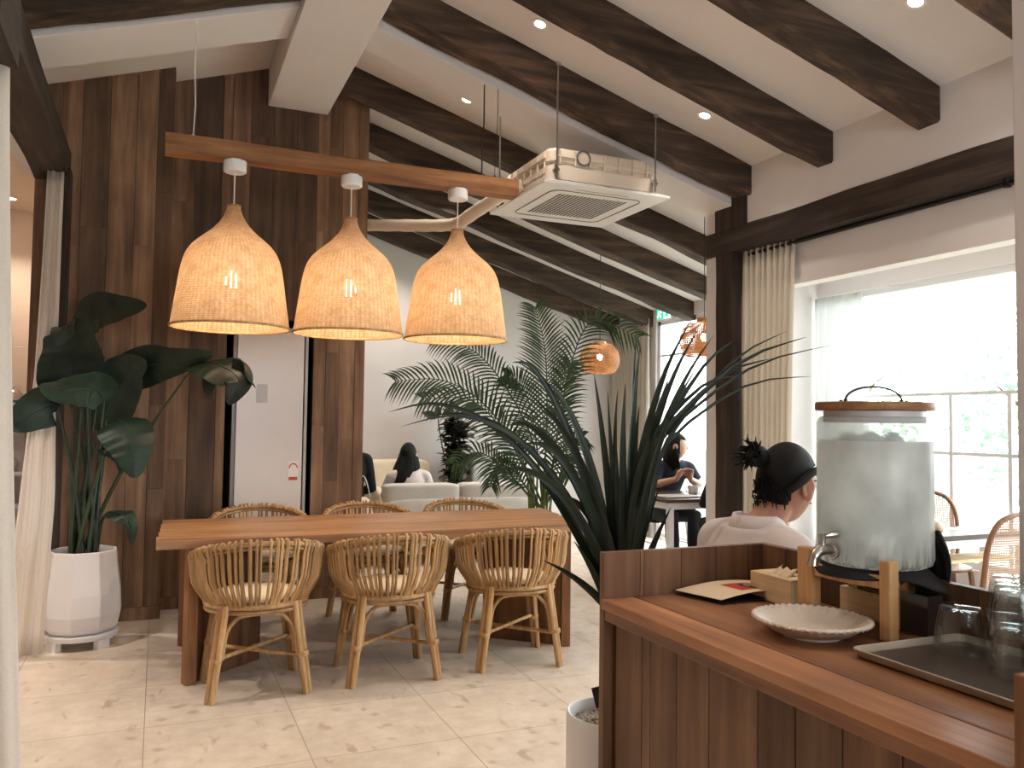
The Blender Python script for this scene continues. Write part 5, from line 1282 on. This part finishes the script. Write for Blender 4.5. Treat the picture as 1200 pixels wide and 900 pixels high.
# ---- round woven lamps
def globe(x, y, z, lab, r_=.205, hh=.30):
    t = thing('globe_lamp', lab, 'lamp', (x, y, z), 0, 'round woven globe lamps')
    P = [(r_*(.52+.48*math.sin(PI*(.12+.72*i/16)) if True else 1)*1.0, hh*i/16) for i in range(17)]
    P = [(r_*math.sin(PI*(.80-.645*i/16))**.75, hh*(.5+.5*math.cos(PI*(.80-.645*i/16))/ -.81 if i < 0 else (math.cos(PI*(.80-.645*i/16))+.809)/(.884+.809))) for i in range(17)]
    m = MB(); rings = [[Vector((q*math.cos(2*PI*i/64), q*math.sin(2*PI*i/64), zz)) for i in range(64)] for q, zz in P]; m.loft(rings, caps=False); o = m.build('lamp_shade', M['bamboo'], t, smooth=180); set_uv(o, 64, 17)
    zt = zr(x)-z
    m = MB(); m.tube([(0, 0, .2), (0, 0, zt-.02)], .004, 6); m.build('cord', M['black'], t)
    m = MB(); m.lathe([(.004, zt-.03), (.06, zt-.03), (.062, zt-.02), (.06, zt+.02), (.004, zt+.02)], 24); m.build('ceiling_cap', M['black'], t, smooth=40)
    m = MB(); m.lathe([(.004, hh-.01), (.065, hh-.005), (.065, hh+.03), (.004, hh+.035)], 24); m.build('top_collar', M['standwood'], t, smooth=40)
    m = MB(); m.ball((0, 0, .17), .032, nu=16, nv=10); m.build('bulb', M['bulb'], t, smooth=180)
    L = bpy.data.lights.new('globe_light', 'POINT'); L.energy = 2.6; L.color = (1, .8, .58); L.shadow_soft_size = .04; lo = bpy.data.objects.new('globe_light', L); col.objects.link(lo); lo.location = (x, y, z+.1)
globe(4.18, 7.5, 1.89, 'round woven globe lamp hanging in front of the far beige curtain')
globe(4.14, 5.66, 1.93, 'round woven globe lamp partly hidden by the white wall end beside the post')

# ---- exit sign
t = thing('exit_sign', 'small green exit sign with a running figure on the wall above the glazed door', 'sign', (5.535, 8.345, 2.70), 0)
m = MB(); m.box(-.02, .0, -.15, .15, -.075, .075); m.build('case', M['white'], t, bevel=.003)
m = MB(); m.box(-.0225, -.0205, .0, .142, -.068, .068); m.build('green_face', M['exit'], t)
m = MB(); m.box(-.0225, -.0205, -.142, -.002, -.068, .068); m.build('door_face', M['exitwhite'], t)
m = MB(); X = -.024
m.ball((X, .058, .045), (.001, .012, .012), nu=14, nv=8)
for P in (((.065, .028), (.082, -.008)), ((.08, -.008), (.055, -.03), (.062, -.055)), ((.082, -.008), (.108, -.02), (.125, -.045)), ((.068, .024), (.045, .008), (.035, .018)), ((.07, .022), (.1, .018), (.108, .0))):
    m.tube([(X, y, z) for y, z in P], .0065, 6)
m.build('running_figure', M['exitwhite'], t)
m = MB(); m.box(-.0235, -.0223, -.10, -.04, -.05, .05); m.build('doorway', M['exit'], t)

# ================================================================== room behind the left opening
t = thing('display_shelf', 'grey display shelf with crockery in the warm room behind the left curtain', 'shelf', (-1.5, 8.45, 0))
for z in (.16, .58, .865, 1.46): m = MB(); m.box(-.8, .62, -.2, .2, z, z+.03); m.build('shelf_board', M['greypanel'], t)
for x in (-.8, .58): m = MB(); m.box(x, x+.04, -.2, .2, 0, 1.49); m.build('upright', M['greypanel'], t)
m = MB(); m.box(-.8, .62, .17, .2, .03, 1.46); m.build('back_panel', M['greypanel'], t)
t = thing('teapot', 'small silver teapot with a knob lid on top of the shelf beyond the curtain', 'teapot', (-1.175, 8.38, 1.4905))
m = MB(); m.lathe([(.004, 0), (.04, 0), (.07, .03), (.075, .06), (.055, .1), (.03, .115), (.012, .125), (.016, .14), (.004, .15)], 28); m.build('body', M['steel'], t, smooth=50)
m = MB(); m.tube([(-.065, 0, .05), (-.1, 0, .075), (-.115, 0, .11)], [.014, .01, .007], 8); m.build('spout', M['steel'], t, smooth=60); m = MB(); m.tube(spline([(.065, 0, .08), (.11, 0, .08), (.1, 0, .03), (.065, 0, .03)], 4), .006, 6); m.build('handle', M['steel'], t, smooth=60)
t = thing('sugar_jar', 'squat pale lidded jar on the middle shelf beyond the curtain', 'jar', (-1.185, 8.36, .8955))
m = MB(); m.lathe([(.004, 0), (.05, 0), (.075, .03), (.078, .07), (.06, .1), (.004, .1)], 28); m.build('body', M['trayrim'], t, smooth=50); m = MB(); m.lathe([(.058, .1), (.05, .115), (.02, .125), (.012, .13), (.018, .145), (.004, .155)], 24); m.build('lid', M['trayrim'], t, smooth=50)
t = thing('wire_lamp', 'thin hanging rod with tiny warm bulbs in the room beyond the curtain', 'lamp', (-1.2, 8.0, 1.95))
m = MB(); m.tube([(-.5, 0, 0), (.14, 0, .0)], .006, 6); m.tube([(-.2, 0, 0), (-.2, 0, 1.35)], .003, 6); m.build('rod', M['whitewire'], t)
for x, z in ((-.04, -.20), (.0, -.20), (.03, -.26), (-.06, -.06)): m = MB(); m.tube([(x, 0, 0), (x, 0, z)], .0015, 4); b = m.build('lead', M['whitewire'], t); m = MB(); m.ball((x, 0, z-.012), .014, nu=12, nv=8); m.build('bulb', M['down'], b, smooth=180)

# ================================================================== light
w = bpy.data.worlds.new('sky'); scn.world = w; w.use_nodes = True; bg = w.node_tree.nodes['Background']
bg.inputs[0].default_value = (.93, .97, 1, 1); bg.inputs[1].default_value = 10.5
def area(name, loc, rot, sx, sy, e, c, portal=False, spread=None):
    L = bpy.data.lights.new(name, 'AREA'); L.shape = 'RECTANGLE'; L.size = sx; L.size_y = sy; L.energy = e; L.color = c
    if portal: L.cycles.is_portal = True
    if spread: L.spread = spread
    o = bpy.data.objects.new(name, L); col.objects.link(o); o.location = loc; o.rotation_euler = rot; return o
area('portal', (AX+.2, 2.95, 1.44), (0, PI/2, 0), 2.0, 4.9, 1, (1, 1, 1), True)
area('portal', (WX+.2, 7.13, 1.32), (0, PI/2, 0), 2.6, 2.9, 1, (1, 1, 1), True)
area('portal', (1.8, -3.4, 1.65), (PI/2, 0, 0), 3.2, 1.7, 1, (1, 1, 1), True)
def spot(x, y, e, size=1.9, c=(1, .87, .75), z=None, blend=.8):
    L = bpy.data.lights.new('downlight_and_fill_spot', 'SPOT'); L.energy = e; L.spot_size = size; L.spot_blend = blend; L.color = c; L.shadow_soft_size = .05
    o = bpy.data.objects.new('downlight_and_fill_spot', L); col.objects.link(o); o.location = (x, y, (roof(x) if z is None else z)-.03)
for x, y, e in ((2.071, 4.493, 50), (3.294, 4.506, 30), (3.308, 2.845, 30), (2.074, 5.808, 45), (2.07, 2.845, 45), (2.07, 1.2, 60), (3.3, 1.2, 10), (.2, 2.4, 120), (.2, 3.9, 90), (.2, .9, 80), (2.07, -.6, 60), (.2, -.8, 60), (2.6, 7.6, 120), (4.2, 7.2, 70), (2.3, 8.9, 150)): spot(x, y, e, c=(1, .82, .65) if x < .5 else (1, .87, .75))  # first four at the downlights, the rest added as fill without fittings
spot(-1.262, 8.42, 60, z=3.28, c=(1, .84, .68)); spot(-2.0, 6.5, 220, z=3.28, c=(1, .88, .76)); spot(-1.6, 4.5, 190, z=3.28, c=(1, .88, .78))  # first at the side-room downlight, the other two added to brighten that room
scn.view_settings.view_transform = 'Standard'; scn.view_settings.look = 'None'; scn.view_settings.exposure = 0
scn.cycles.use_denoising = True; scn.cycles.max_bounces = 10; scn.cycles.transparent_max_bounces = 24; scn.cycles.diffuse_bounces = 5; scn.cycles.caustics_reflective = False; scn.cycles.caustics_refractive = False
scn.cycles.sample_clamp_indirect = 6
